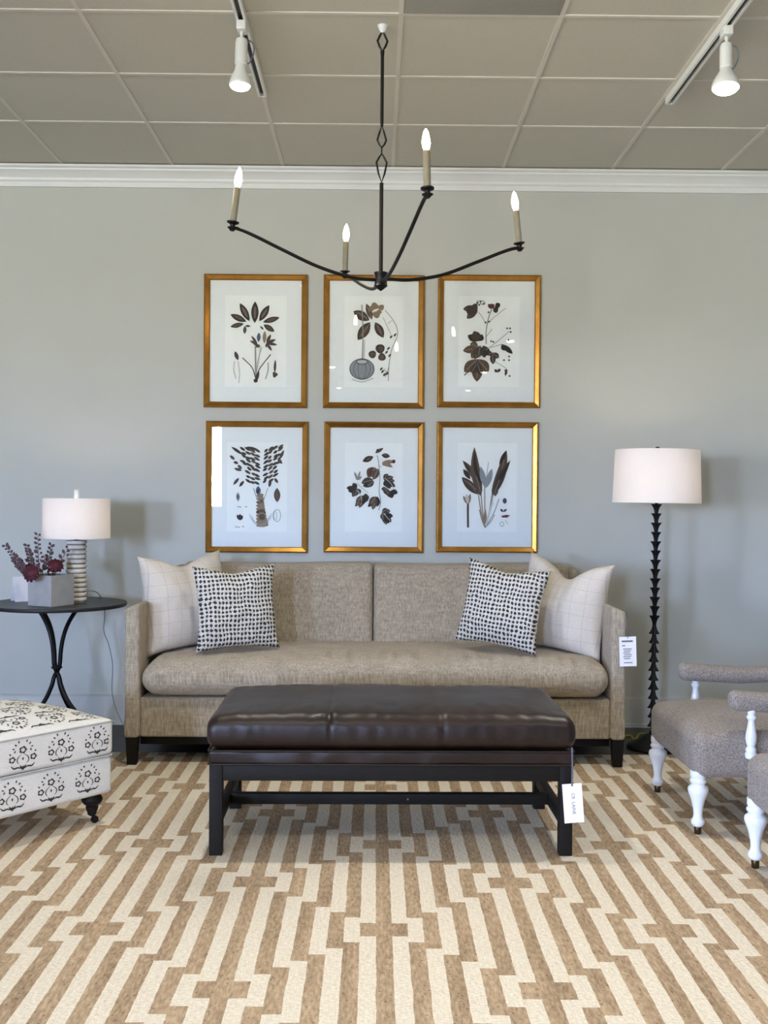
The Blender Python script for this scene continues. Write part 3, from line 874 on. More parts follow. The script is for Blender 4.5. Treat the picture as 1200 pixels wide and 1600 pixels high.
for sx_ in (-1, 1):
    for sy_ in (-1, 1):
        lx, ly = sx_ * (OL / 2 - 0.055), sy_ * (OD / 2 - 0.055)
        lg = MB().lathe([(0.008, 0.03), (0.016, 0.036), (0.018, 0.045), (0.023, 0.058), (0.024, 0.066), (0.021, 0.07), (0.032, 0.078), (0.039, 0.088), (0.04, 0.098), (0.034, 0.108), (0.03, 0.122)], 22, (lx, ly, 0))
        l_ = lg.build('leg', M['blackwood'], ot)
        cs = MB().lathe([(0.013, -0.007), (0.0145, -0.004), (0.0145, 0.004), (0.013, 0.007)], 18, (lx - .012, ly, 0.0145), axis=(0.3, 1, 0))
        cs.tube([(lx - .012, ly, 0.0145), (lx - 0.004, ly, 0.028), (lx, ly, 0.034)], 0.005, 8)
        cs.build('caster', M['black'], l_)
bd_ = MB().lathe([(0.0, 0.0), (0.017, 0.001), (0.019, 0.005), (0.019, 0.009), (0.015, 0.013), (0, 0.014)], 24, at(82, 1271, 4.34) * 1.0, axis=(0.1, -0.75, 0.55)).build('brass_disc', M['brass'])
off = min(v.co.z for v in bd_.data.vertices)
for v in bd_.data.vertices: v.co.z += RZ - off + 0.0003
tag(bd_, 'small round brass disc on the rug under the floral ottoman edge', 'disc')

# ------------------------------------------------------------------ armchairs
def turned_leg(h):
    k = h / 0.22
    return [(r, z * k) for r, z in [(0.012, 0.028), (0.018, 0.03), (0.025, 0.04), (0.026, 0.05), (0.019, 0.06), (0.0165, 0.072), (0.018, 0.095), (0.026, 0.13), (0.036, 0.155), (0.039, 0.168), (0.036, 0.178), (0.026, 0.186), (0.025, 0.19), (0.031, 0.196), (0.032, 0.203), (0.027, 0.209), (0.026, 0.212), (0.03, 0.217), (0.03, 0.24)]]


def make_armchair(label, loc, rz):
    t = thing('armchair', label, 'armchair', loc, rz, 'pair of tweed armchairs')
    for sx_ in (-1, 1):
        for yy in (-0.277, 0.27):
            l = MB().lathe(turned_leg(0.22), 26, (sx_ * 0.29, yy, 0)).build('leg', M['whitep'], t)
            MB().lathe([(0.011, 0), (0.013, 0.003), (0.014, 0.026), (0.012, 0.03)], 18, (sx_ * 0.29, yy, 0)).build('foot_cap', M['darkbrass'], l)
    def sf(p):
        q = p.copy(); u = p.x / 0.34; v = p.y / 0.33
        if p.z > 0: q.z += 0.042 * max(0, 1 - abs(u) ** 2.2) * max(0, 1 - abs(v) ** 2.6)
        q.z += wrinkle(p, 5, 0.004)
        return q
    MB().rbox((0, 0.015, 0.30), (0.675, 0.64, 0.172), 0.048, 6, (18, 18, 4), sf).build('seat', M['chairf'], t)
    # reclined padded back
    def bf(p):
        q = p.copy(); u = p.x / 0.34; v = (p.z + .25) / 0.5
        q.y += 0.17 * v + 0.05 * u * u * 0 ; q.z -= 0.05 * u * u * v
        if p.y < 0: q.y -= 0.03 * (1 - u * u) * (1 - (2 * v - 1) ** 2)
        return q
    MB().rbox((0, 0.33, 0.60), (0.68, 0.11, 0.52), 0.045, 5, (14, 3, 12), bf).build('backrest', M['chairf'], t)
    for sx_ in (-1, 1):
        def af(p):
            q = p.copy(); k_ = (p.y + 0.27) / 0.54
            q.x *= 0.9 + 0.2 * k_; q.z += -0.012 * (1 - abs(2 * k_ - 1)) + 0.012 * (1 - k_) - (0.012 * (1 - k_) if p.z < 0 else 0)
            return q
        MB().rbox((sx_ * 0.335, 0.085, 0.507), (0.085, 0.53, 0.062), 0.03, 6, (3, 14, 2), af).build('armrest', M['chairf'], t)
        pr = [(0.010, 0.296), (0.02, 0.30), (0.022, 0.304), (0.022, 0.318), (0.018, 0.322), (0.02, 0.33), (0.018, 0.338), (0.014, 0.343), (0.018, 0.355), (0.021, 0.372), (0.020, 0.39), (0.015, 0.415), (0.012, 0.437), (0.013, 0.443), (0.018, 0.449), (0.018, 0.456), (0.013, 0.462), (0.016, 0.472), (0.017, 0.485)]
        MB().lathe(pr, 22, (sx_ * 0.349, -0.10, 0)).build('arm_post', M['whitep'], t)
    return t


ch = make_armchair('grey taupe tweed armchair with white turned legs standing nearer the floor lamp', (1.50, 4.34, RZ), -PI / 2)
c2_ = copy_tree(ch); c2_.location = (1.585, 3.385, RZ)
c2_['label'] = 'grey taupe tweed armchair cut by the right picture edge, nearest the viewer'

# ------------------------------------------------------------------ floor lamp
FY = 5.48
fx = at(1021.5, 1095, FY).x
fl = thing('floor_lamp', 'tall floor lamp with black leafy stem and white drum shade', 'lamp', (fx - 0.006, FY, 0.0))
fl.rotation_euler = (0, R(0.45), 0)
MB().lathe([(0.125, 0), (0.128, 0.008), (0.122, 0.02), (0.10, 0.032), (0.07, 0.045), (0.045, 0.065), (0.03, 0.075), (0, 0.078)], 40).build('base', M['black'], fl)
zf = at(1024, 976, FY).z; ztop = at(1028, 795, FY).z; p_ = 0.0472
cups = MB(); cups.tube([(0, 0, 0.07), (0, 0, ztop + 0.25)], 0.0085, 12)
lob = lambda a, r: (0.72 + 0.28 * abs(math.cos(2 * a)) ** 0.7) if r > 0.016 else 1
z = zf; i = 0
while z < ztop - 0.01:
    cups.lathe([(0.0095, z), (0.0115, z + p_ * .3), (0.017, z + p_ * .62), (0.0285, z + p_ * .97), (0.026, z + p_ * .96), (0.012, z + p_ * .72), (0.0085, z + p_ * .7)], 32, lob=lambda a, r, i=i: lob(a + i * PI / 4, r)); z += p_; i += 1
z = zf; i = 0
while z > 0.10:
    cups.lathe([(0.0085, z - p_ * .7), (0.012, z - p_ * .72), (0.026, z - p_ * .96), (0.0285, z - p_ * .97), (0.017, z - p_ * .62), (0.0115, z - p_ * .3), (0.0095, z)], 32, lob=lambda a, r, i=i: lob(a + i * PI / 4, r)); z -= p_; i += 1
cups.build('stem', M['black'], fl, angle=30)
zs0, zs1 = at(1028, 786, 5.26).z, at(1028, 700, 5.26).z
r0, r1 = 0.2195, 0.2105
MB().lathe([(r0, zs0), (r0, zs0 + .012), (r1, zs1 - .012), (r1, zs1), (r1 - 0.003, zs1), (r0 - 0.003, zs0), (r0, zs0)], 64).build('shade', M['shade'], fl)
sp = MB()
for i in range(3):
    a = i * 2 * PI / 3 + .9; sp.tube([(0, 0, zs1 - 0.012), ((r1 - .003) * math.cos(a), (r1 - .003) * math.sin(a), zs1 - 0.012)], 0.002, 6)
sp.build('shade_spider', M['black'], fl)
MB().lathe([(0.006, zs1 - 0.02), (0.013, zs1 + 0.002), (0.014, zs1 + 0.008), (0.008, zs1 + 0.016)], 16).build('finial', M['black'], fl)
MB().lathe([(0.013, zs0 + .08), (0.024, zs0 + 0.12), (0.029, zs0 + 0.15), (0.02, zs0 + .185), (0, zs0 + 0.2)], 16).build('bulb', M['lampbulb'], fl)
yc = MB(); yp = [at(972, 1150, 5.72), at(985, 1142, 5.76), at(992, 1152, 5.66), at(1000, 1140, 5.8), at(1013, 1147, 5.8), at(1035, 1146, 5.86)]
for p in yp: p.z = 0.005
yc.tube(spline(yp, 6), 0.005, 8)
tag(yc.build('power_cord', M['yellow']), 'yellow cord lying on the dark floor behind the floor lamp base', 'cord')

# ------------------------------------------------------------------ chandelier
HY = 4.17
hub = at(595, 438, HY)
cl = thing('chandelier', 'black iron four arm candle chandelier hanging from the ceiling', 'chandelier', (hub.x, HY, CEIL))
zl = lambda py: at(595, py, HY).z - CEIL
hz_ = hub.z - CEIL
MB().lathe([(0.0, hz_ - 0.042), (0.012, hz_ - 0.034), (0.027, hz_ - 0.022), (0.024, hz_ - 0.016), (0.023, hz_ + 0.02), (0.026, hz_ + 0.024), (0.026, hz_ + 0.03), (0.008, hz_ + 0.034)], 12).build('hub', M['black'], cl)
MB().tube([(0, 0, hz_ + 0.03), (0, 0, zl(286))], 0.0075, 12).build('stem', M['black'], cl)
def link(z0, z1, w, zm_, rot, r=0.0038):
    c, s = math.cos(rot), math.sin(rot)
    pts = [(0, 0, z0), (w * 0.6 * c, w * .6 * s, z0 + (zm_ - z0) * .45), (w * c, w * s, zm_), (w * .5 * c, w * .5 * s, zm_ + (z1 - zm_) * .55), (0, 0, z1),
           (-w * .5 * c, -w * .5 * s, zm_ + (z1 - zm_) * .55), (-w * c, -w * s, zm_), (-w * .6 * c, -w * .6 * s, z0 + (zm_ - z0) * .45)]
    return MB().tube(pts, r, 8, closed=True)
link(zl(285), zl(240), 0.02, zl(254), 0.1).build('chain_link', M['black'], cl)
link(zl(242), zl(229), 0.008, zl(235), PI / 2, 0.0028).build('chain_link', M['black'], cl)
link(zl(231), zl(197), 0.017, zl(219), 0.1).build('chain_link', M['black'], cl)
MB().tube([(0, 0, zl(198)), (0, 0, zl(190)), (0, 0, zl(88)), (0, 0, zl(80))], [0.005, 0.0065, 0.0065, 0.0085], 12).build('rod', M['black'], cl)
link(zl(80), zl(49), 0.019, zl(64), 0.1, 0.0045).build('chain_link', M['black'], cl)
hk = MB().tube(spline([(0, 0, zl(51)), (0.008, 0, zl(47)), (0.012, 0, zl(41)), (0.0, 0, zl(36)), (-0.03, 0.0, zl(29))], 5), 0.0035, 8)
hk.build('hook', M['black'], cl)
MB().lathe([(0.006, -0.028), (0.012, -0.02), (0.017, -0.008), (0.02, 0.0)], 20).build('canopy', M['hooks'], cl)
ENDS = [(363, 356, 3.98), (812, 388, 4.317), (668, 304, 3.546), (539, 431, 4.836)]
zend = sum(at(a, b, c).z for a, b, c in ENDS) / 4 - CEIL
for i, (px, py, Yd) in enumerate(ENDS):
    e = at(px, py, Yd) - Vector((hub.x, HY, CEIL)); dirv = Vector((e.x, e.y, 0)); r_ = dirv.length; dirv.normalize()
    rise = e.z - hz_
    zof = (0.0, 0.008, -0.008, -0.012)[i]
    prof_ = [(0.015, zof), (0.12 * r_ / .6, zof * 0.8 + 0.002), (0.26 * r_ / .6, rise * 0.22), (0.40 * r_ / .6, rise * 0.56), (0.5 * r_ / .6, rise * 0.82), (0.555 * r_ / .6, rise * 0.95), (r_ - 0.012, rise * 1.0), (r_ + 0.006, rise + 0.001)]
    pts = spline([dirv * a + Vector((0, 0, hz_ + z)) for a, z in prof_], 6)
    arm = MB().tube(pts, 0.0068, 10).build('arm', M['black'], cl)
    ax = (Vector((0, 0, 1)) - dirv * 0.12).normalized()
    b0 = dirv * r_ + Vector((0, 0, e.z))
    MB().lathe([(0.007, -0.012), (0.012, -0.006), (0.019, 0.0), (0.009, 0.004), (0.010, 0.012), (0.022, 0.018), (0.023, 0.022), (0.012, 0.022)], 20, b0, axis=ax).build('candle_cup', M['black'], arm)
    MB().lathe([(0.012, 0.02), (0.0125, 0.145), (0.009, 0.15)], 18, b0, axis=ax).build('candle_sleeve', M['candle'], arm)
    MB().lathe([(0.007, 0.148), (0.0115, 0.16), (0.0142, 0.174), (0.0122, 0.194), (0.008, 0.212), (0.003, 0.222), (0.0, 0.226)], 16, b0, axis=ax).build('flame_bulb', M['flame'], arm)

# ------------------------------------------------------------------ track rails and spotlights
def track(label, x, yend):
    t = thing('track_rail', label, 'track light rail', (x, yend, CEIL - 0.004))
    L_ = yend - (-4.5)
    m = MB(); m.box(-0.019, -0.009, -L_, 0, -0.028, 0); m.box(0.009, 0.019, -L_, 0, -0.028, 0); m.box(-0.009, 0.009, -L_, 0, -0.01, 0); m.box(-0.019, 0.019, 0, 0.006, -0.028, 0)
    m.build('channel', M['steel'], t, smooth=False)
    MB().box(-0.009, 0.009, -L_, 0, -0.013, -0.01).build('slot', M['slot'], t, smooth=False)
    return t


xa, xb = at(410, 138, 4.83).x, at(1047, 143, 4.87).x
track('white ceiling track with a black slot at the left of the chandelier', xa, 4.83)
track('white ceiling track with a black slot at the right of the chandelier', xb, 4.87)


def spot(label, x, y, r, tilt, rotz_, kind):
    """r: bulb face radius; tilt: degrees the can leans from vertical"""
    t = thing('track_spotlight', label, 'spotlight', (x, y, CEIL - 0.03), rotz_, 'track spotlights')
    MB().box(-0.017, 0.017, -0.03, 0.03, -0.034, 0).build('adapter', M['steel'], t, bevel=0.004)
    MB().tube([(0, 0, -0.03), (0, -0.004, -0.05), (0, 0, -0.066)], 0.006, 8).build('bracket', M['steel'], t)
    ax = Vector((math.sin(R(tilt[0])), math.sin(R(tilt[1])), -1)).normalized()
    o_ = Vector((0, 0, -0.058))
    MB().lathe([(0.010, 0.0), (0.02, 0.004), (0.0235, 0.014), (0.0235, 0.098), (0.021, 0.1)], 24, o_, axis=ax).build('can', M['steel'], t)
    bl = MB().lathe([(0.018, 0.098), (0.020, 0.104), (r * .55, 0.122), (r * .86, 0.15), (r, 0.172), (r * 0.99, 0.178), (r * .95, 0.18)], 28, o_, axis=ax).build('reflector', M['steel'], t)
    MB().lathe([(r * 0.95, 0.1795), (r * .8, 0.188), (r * .5, 0.194), (0, 0.196)], 28, o_, axis=ax).build('lens', M['spotface'], bl)
    MB().tube(spline([(0.016, 0, -0.06), (0.04, 0, -0.075), (0.046, 0.0, -0.105), (0.035, 0, -0.14), (0.022, 0, -0.155)], 5), 0.0028, 6).build('cord', M['cordgrey'] if kind else M['cordtag'], t)
    ld = bpy.data.lights.new('spot_beam', 'SPOT'); ld.energy = SPOTW; ld.color = SPOTC; ld.spot_size = R(125); ld.spot_blend = 1.0; ld.shadow_soft_size = r * 0.8
    lo = bpy.data.objects.new('spot_beam', ld); COL.objects.link(lo); lo.parent = t
    lo.location = o_ + ax * 0.21; lo.rotation_mode = 'QUATERNION'; lo.rotation_quaternion = Vector((0, 0, -1)).rotation_difference(ax)
    return t


SPOTW = 60; SPOTC = (1.0, 0.95, 0.87)
spot('white track spotlight hanging from the left ceiling track with a dark looped cord', xa, 4.09, 0.041, (-1.5, -2), 0, 0)
spot('white track spotlight hanging from the right ceiling track with the brighter lens', xb, 4.09, 0.052, (-3, -9), 0, 1)
# the same tracks carry on behind the photographer; these show in the picture glass
for i, (x, y) in enumerate([(xa, 1.6), (xb, 1.4), (xa, -0.8), (xb, -1.2), (xa, -3.2), (xb, -3.4)]):
    spot('white spotlight on the %s ceiling track behind the viewer, %s from the sofa wall' % ('left' if x == xa else 'right', ('second', 'third', 'fourth')[i // 2]), x, y, 0.045, (0, 4), 0, 1)

# ------------------------------------------------------------------ botanical prints
S6 = 6.0 / F


class Art:
    """flat print ink laid on the paper; coordinates are photo survey pixels"""
    def __init__(self, cx, cy): self.cx, self.cy = cx, cy; self.parts = {}; self.layer = 0

    def P(self, x, y): return ((x - self.cx) * S6, (self.cy - y) * S6)

    def poly(self, c, pts):
        self.layer += 1
        self.parts.setdefault(c, []).append(([self.P(*p) for p in pts], self.layer))

    def leaf(self, c, b, t, w, s=0.5, curve=0.0):
        b = Vector(b); t = Vector(t); d = t - b; l = d.length; d = d / l; n = Vector((-d.y, d.x)); L1, L2 = [], []
        for i in range(9):
            k = i / 8; wd = w / 2 * math.sin(PI * k ** (0.5 / s if s else 1)) ** 0.8 if 0 < k < 1 else 0
            m = b + d * l * k + n * curve * math.sin(PI * k)
            L1.append(tuple(m + n * wd)); L2.append(tuple(m - n * wd))
        self.poly(c, L1 + L2[::-1][1:-1])
        self.stroke('pale' if c in ('leaf', 'leafb') else c, [tuple(b + d * l * .1), tuple(b + d * l * .5 + n * curve), tuple(b + d * l * .85)], 0.35) if w > 5 else None

    def stroke(self, c, pts, w):
        p = spline([(*q, 0) for q in pts], 4); A, B = [], []
        for i in range(len(p)):
            d = p[min(i + 1, len(p) - 1)] - p[max(i - 1, 0)]
            if d.length < 1e-6: continue
            d.normalize(); n = Vector((-d.y, d.x, 0)) * w / 2
            A.append((p[i] + n)[:2]); B.append((p[i] - n)[:2])
        for i in range(len(A) - 1): self.poly(c, [A[i], A[i + 1], B[i + 1], B[i]])

    def blob(self, c, x, y, rx, ry=None, n=12, j=0.0, rot=0.0):
        ry = ry or rx; cr_, sr_ = math.cos(rot), math.sin(rot); pts = []
        for i in range(n):
            a = 2 * PI * i / n; q = 1 + j * math.sin(a * 3 + x)
            u, v = rx * q * math.cos(a), ry * q * math.sin(a); pts.append((x + u * cr_ - v * sr_, y + u * sr_ + v * cr_))
        self.poly(c, pts)

    def ring(self, c, x, y, rx, ry, w=0.8):
        self.stroke(c, [(x + rx * math.cos(a * PI / 8), y + ry * math.sin(a * PI / 8)) for a in range(17)], w)

    def lobed(self, c, b, tips, w):
        for t in tips: self.leaf(c, b, t, w, 0.45)

    def build(self, parent, yfront):
        mb = MB(); mats = []
        for c, L in self.parts.items():
            mb.cur = len(mats); mats.append(M['a_' + c])
            for pts, ly in L:
                y = yfront - 0.0003 - 0.000002 * ly
                vs = [(p[0], y, p[1]) for p in pts]
                area = sum(pts[i][0] * pts[(i + 1) % len(pts)][1] - pts[(i + 1) % len(pts)][0] * pts[i][1] for i in range(len(pts)))
                f = list(range(len(vs)))
                mb.add(vs, [f if area > 0 else f[::-1]])
        o = mb.build('botanical_drawing', mats, parent, smooth=False)
        return o


def Z(ox, oy, s):
    return lambda x, y: (ox + x / s, oy + y / s)


def art1(a):
    z = Z(310, 420, 4.444)
    for t, w, b in [((390, 225), 11, (388, 375)), ((285, 238), 10, (352, 362)), ((488, 250), 10, (420, 362)), ((220, 316), 9, (330, 365)), ((560, 335), 8, (445, 368)), ((220, 402), 7, (312, 380)), ((525, 432), 8, (450, 385)), ((318, 450), 5, (322, 395))]:
        a.leaf('leafdark', z(*b), z(*t), w * 1.05); a.leaf('leafb', z(*[(p * .82 + q * .18) for p, q in zip(b, t)]), z(*[(p * .16 + q * .84) for p, q in zip(b, t)]), w * .55)
    for t in [(345, 400), (360, 398)]: a.leaf('leafdark', z(325, 392), z(*t), 3)
    for t, w in [((365, 462), 4), ((355, 497), 4), ((380, 520), 4), ((400, 545), 5), ((420, 545), 5)]: a.leaf('leaf', z(408, 520), z(*t), w)
    for t, w in [((500, 452), 5), ((535, 487), 5), ((545, 524), 4.5), ((508, 566), 4.5), ((468, 545), 3)]: a.leaf('leaf', z(470, 512), z(*t), w)
    a.leaf('blue', z(415, 505), z(418, 440), 6); a.leaf('tan', z(455, 515), z(458, 428), 6); a.leaf('leaf', z(450, 420), z(425, 395), 3)
    a.stroke('stem', [z(398, 770), z(396, 650), z(393, 535)], 2.4); a.stroke('pale', [z(405, 700), z(420, 610), z(430, 530)], 2); a.stroke('stem', [z(402, 740), z(410, 640), z(440, 540)], .9)
    a.stroke('leaf', [z(395, 750), z(370, 680), z(305, 615)], 1.6); a.stroke('leaf', [z(402, 740), z(430, 680), z(500, 590)], 1.6); a.leaf('leafdark', z(396, 785), z(420, 705), 5)
    a.blob('leafdark', *z(397, 772), 3.4, 3.2); a.stroke('stem', [z(465, 762), z(482, 700), z(482, 645)], 1.6); a.leaf('leaf', z(528, 720), z(532, 625), 4); a.blob('leaf', *z(530, 730), 4, 4.2, j=.2)
    a.leaf('leafdark', z(252, 570), z(275, 632), 6); a.stroke('pale', [z(250, 640), z(245, 700), z(262, 760)], 2.2); a.stroke('pale', [z(275, 640), z(285, 720), z(280, 790)], 2)


def art2(a):
    a.leaf('leaf', (577, 500), (552, 486), 14.5); a.leaf('leafb', (581, 499), (572, 474), 9); a.leaf('leafb', (574, 497), (557, 487), 6)
    a.leaf('leaf', (578, 503), (559, 531), 16); a.leaf('leafb', (576, 507), (562, 527), 8)
    a.leaf('leaf', (586, 503), (599, 527), 13); a.leaf('leafb', (588, 506), (597, 523), 6)
    for x, y, r in [(585, 478, 6), (595, 480, 5), (588, 491, 6), (592, 487, 4), (580, 482, 4.5)]: a.blob('tan', x, y, r, r * .9, j=.12)
    for x, y, r in [(594, 544, 7.2), (582, 553, 6), (597, 557, 6)]: a.blob('leaf', x, y, r, j=.06); a.blob('leafb', x, y, r * .6, r * .5)
    a.stroke('stem', [(565, 476), (567, 520), (566, 565)], 1.6); a.stroke('pale', [(569, 530), (569, 548), (568, 562)], 3)
    a.blob('grey', 566, 576, 19, 16, 20); a.ring('outl', 566, 576, 19, 16, 1.2); a.ring('outl', 566, 565, 9, 3.6, 1); a.ring('outl', 566, 576, 13, 15, .7); a.ring('outl', 566, 576, 6, 15.5, .6); a.blob('pale', 566, 564.5, 8, 2.6)
    a.stroke('pale', [(550, 592), (566, 596), (584, 590)], 2)
    a.stroke('stem', [(601, 484), (612, 497), (620, 512), (620, 526), (612, 545), (608, 570), (607, 594)], 1.1); a.stroke('stem', [(598, 495), (605, 510), (611, 522)], .7); a.stroke('stem', [(612, 500), (606, 505)], .7)
    for x, y in [(613, 523), (619, 520), (609, 541), (606, 547), (611, 552), (600, 577), (603, 582), (607, 580), (598, 573)]: a.leaf('leaf', (x, y), (x - 4, y + 5), 3)
    for p in [((600, 575), (606, 585)), ((608, 572), (602, 588))]: a.stroke('outl', [p[0], p[1]], .7)


def art3(a):
    z = Z(580, 420, 4.444)
    a.lobed('leaf', z(740, 275), [z(638, 278), z(665, 345), z(700, 252)], 11); a.blob('leaf', *z(700, 290), 9, 8)
    a.lobed('wine', z(850, 275), [z(810, 245), z(835, 240)], 7); a.lobed('leafdark', z(860, 262), [z(895, 240), z(868, 305), z(885, 270)], 8)
    a.lobed('leafdark', z(745, 500), [z(672, 460), z(715, 430), z(775, 455)], 11); a.blob('leaf', *z(730, 465), 7, 7)
    a.lobed('leafb', z(745, 545), [z(640, 568), z(690, 515), z(700, 620)], 12); a.lobed('leaf', z(760, 530), [z(720, 625), z(745, 615)], 12); a.lobed('leafdark', z(780, 530), [z(820, 600), z(790, 615)], 11)
    a.lobed('leafb', z(742, 625), [z(650, 715), z(738, 782), z(820, 710)], 17); a.lobed('leaf', z(738, 650), [z(700, 720), z(770, 735)], 11); a.stroke('leaf', [z(650, 738), z(680, 710)], 1.6)
    a.lobed('leaf', z(845, 580), [z(815, 590), z(850, 660), z(890, 615)], 9); a.lobed('leafdark', z(910, 520), [z(985, 585), z(930, 565)], 8)
    a.stroke('stem', [z(800, 520), z(800, 430), z(815, 340), z(840, 270)], 1.6); a.stroke('stem', [z(795, 380), z(770, 330), z(745, 300)], .9); a.stroke('stem', [z(805, 380), z(860, 330), z(935, 270)], .8); a.stroke('outl', [z(800, 470), z(840, 415)], .8)
    a.stroke('stem', [z(800, 560), z(880, 500), z(960, 430)], 1); a.stroke('stem', [z(830, 545), z(910, 520)], .9); a.stroke('stem', [z(860, 640), z(930, 680), z(950, 700)], .9)
    for x, y in [(740, 235), (760, 225), (780, 240), (750, 250), (945, 410), (965, 410), (970, 435), (955, 490), (835, 500), (850, 505), (795, 370), (820, 365), (815, 300), (925, 630), (960, 605), (960, 630), (965, 740), (935, 700)]: a.blob('leaf', *z(x, y), 1.7, 1.5, 6)
    a.ring('outl', *z(775, 235), 3.4, 3, .8); a.ring('outl', *z(745, 235), 3, 3, .8); a.lobed('leafdark', z(880, 715), [z(860, 695), z(900, 690)], 4.5); a.leaf('leaf', z(935, 740), z(945, 690), 4)


def art4(a):
    z = Z(310, 650, 4.444); rnd = random.Random(4)
    for sg, x0 in ((-1, 425), (1, 440)):
        for r_ in range(9):
            y = 235 + r_ * 27
            for k_ in range(4):
                x = x0 + sg * (12 + k_ * 32 + rnd.uniform(-6, 6)); yy = y + (k_ - 1.5) * (-9 if sg > 0 else -6) + rnd.uniform(-5, 5) - 12 * (sg > 0)
                if abs(x - 432) > 150 - r_ * 9: continue
                l_ = 36 + rnd.uniform(-6, 6)
                if sg > 0: a.leaf(('leafdark', 'leaf')[k_ % 2], z(x - 4, yy + 14), z(x + l_ * .8 + rnd.uniform(-6, 8), yy - 12 + rnd.uniform(-8, 6)), 4.0)
                else: a.leaf(('leafdark', 'leaf', 'leafdark')[k_ % 3], z(x + 12, yy + 14), z(x - l_ * .8 + rnd.uniform(-8, 6), yy - 8 + rnd.uniform(-8, 6)), 4.0)
    for t, b in [((225, 215), (305, 270)), ((215, 275), (250, 305)), ((240, 320), (275, 330)), ((245, 365), (300, 380)), ((270, 340), (300, 370)), ((240, 480), (280, 430)), ((282, 492), (315, 450)), ((590, 235), (560, 300)), ((545, 210), (490, 240)), ((580, 330), (545, 300)), ((550, 465), (525, 430)), ((488, 495), (500, 440)), ((330, 215), (420, 240))]: a.leaf(random.choice(['leaf', 'leafdark']), z(*b), z(*t), 4.6)
    a.leaf('blue', z(415, 552), z(412, 485), 8); a.leaf('leafdark', z(405, 540), z(420, 500), 3)
    for i in range(10):
        y = 555 + i * 22; wd = 5.5 + i * .45; a.blob(('tan', 'tan', 'leafb')[i % 3], *z(428 + 1.4 * i, y), wd, 4, 10, j=.18)
    a.blob('tan', *z(445, 740), 9, 7); a.blob('leafb', *z(440, 700), 5, 5); a.blob('leaf', *z(412, 665), 2.5, 2.5)
    for s_ in (-1, 1):
        for k_ in range(3): a.stroke('grey', [z(430, 770 - 8 * k_), z(430 + s_ * (40 + 12 * k_), 745 - 16 * k_), z(430 + s_ * (55 + 10 * k_), 700 - 12 * k_)], .7)
    a.stroke('grey', [z(380, 500), z(400, 560), z(425, 600)], 1.4); a.stroke('grey', [z(480, 500), z(460, 560), z(445, 600)], 1.2)
    a.leaf('leaf', z(545, 598), z(543, 498), 10); a.leaf('leafb', z(545, 580), z(543, 520), 5); a.leaf('grey', z(275, 595), z(272, 530), 6); a.leaf('outl', z(275, 580), z(272, 545), 3)
    a.lobed('leafdark', z(288, 725), [z(268, 685), z(288, 680), z(306, 690)], 5); a.ring('grey', *z(545, 690), 5.5, 9.5, .9); a.ring('grey', *z(530, 690), 3, 7, .7)
    for x, y in [(275, 630), (290, 632), (330, 630), (262, 770), (280, 772), (310, 768)]: a.blob('grey', *z(x, y), 2, .9, 6)


def art5(a):
    z = Z(530, 680, 9.23)
    a.stroke('grey', [z(545, 290), z(570, 420), z(585, 620), z(575, 800), z(600, 960), z(570, 1080)], 1.3); a.stroke('pale', [z(250, 690), z(330, 760), z(420, 830)], 1.4); a.stroke('grey', [z(560, 430), z(610, 460)], .8)
    a.leaf('leaf', z(515, 260), z(632, 185), 5); a.leaf('leafdark', z(530, 240), z(560, 195), 3)
    a.leaf('leafdark', z(490, 310), z(335, 380), 9); a.leaf('leafb', z(470, 320), z(380, 365), 3.5)
    a.leaf('leafdark', z(605, 285), z(730, 305), 7.5); a.leaf('leafb', z(625, 275), z(700, 290), 3)
    for t in [(800, 380), (770, 460), (720, 450), (660, 440)]: a.leaf('tan', z(625, 385), z(*t), 6)
    a.blob('wine', *z(783, 377), 2.8, 3)
    a.leaf('leafb', z(530, 470), z(410, 610), 14, .5, 2); a.leaf('leafb', z(560, 480), z(490, 640), 11); a.leaf('leaf', z(490, 640), z(320, 690), 12); a.leaf('leafdark', z(500, 690), z(340, 735), 9); a.leaf('leaf', z(500, 660), z(400, 745), 9); a.leaf('wine', z(480, 450), z(430, 590), 4)
    for t in [(215, 530), (300, 515), (325, 590), (235, 600)]: a.leaf('stem', z(270, 650), z(*t), 3.4)
    for c, cx_, cy_, tips in [('leafdark', 250, 780, [(105, 760), (130, 810), (200, 690)]), ('leaf', 260, 770, [(190, 890), (230, 880), (300, 850)]), ('leafb', 370, 870, [(230, 1030), (290, 1050), (400, 960), (240, 960)]), ('leafdark', 380, 840, [(345, 1000), (405, 950)]),
                              ('leafdark', 560, 890, [(415, 1035), (430, 960), (550, 1030)]), ('leafb', 530, 890, [(485, 1075), (450, 1000)]), ('leaf', 640, 640, [(800, 660), (780, 600), (700, 555)]), ('leafdark', 650, 650, [(810, 740), (740, 770), (690, 740)]), ('leaf', 640, 740, [(700, 860), (650, 800), (760, 905)]), ('leafdark', 740, 800, [(845, 830), (765, 905)]),
                              ('leaf', 620, 1110, [(740, 1085), (700, 1060), (680, 1280)]), ('leafb', 620, 1120, [(690, 1290), (640, 1220)]), ('leafdark', 650, 1150, [(755, 1250), (780, 1165), (720, 1270)])]:
        a.lobed(c, z(cx_, cy_), [z(*t) for t in tips], 8.2)
    a.stroke('pale', [z(660, 620), z(740, 690), z(800, 780)], .9); a.stroke('pale', [z(640, 1120), z(690, 1180), z(740, 1230)], .9); a.stroke('pale', [z(250, 790), z(310, 870), z(330, 950)], .9)


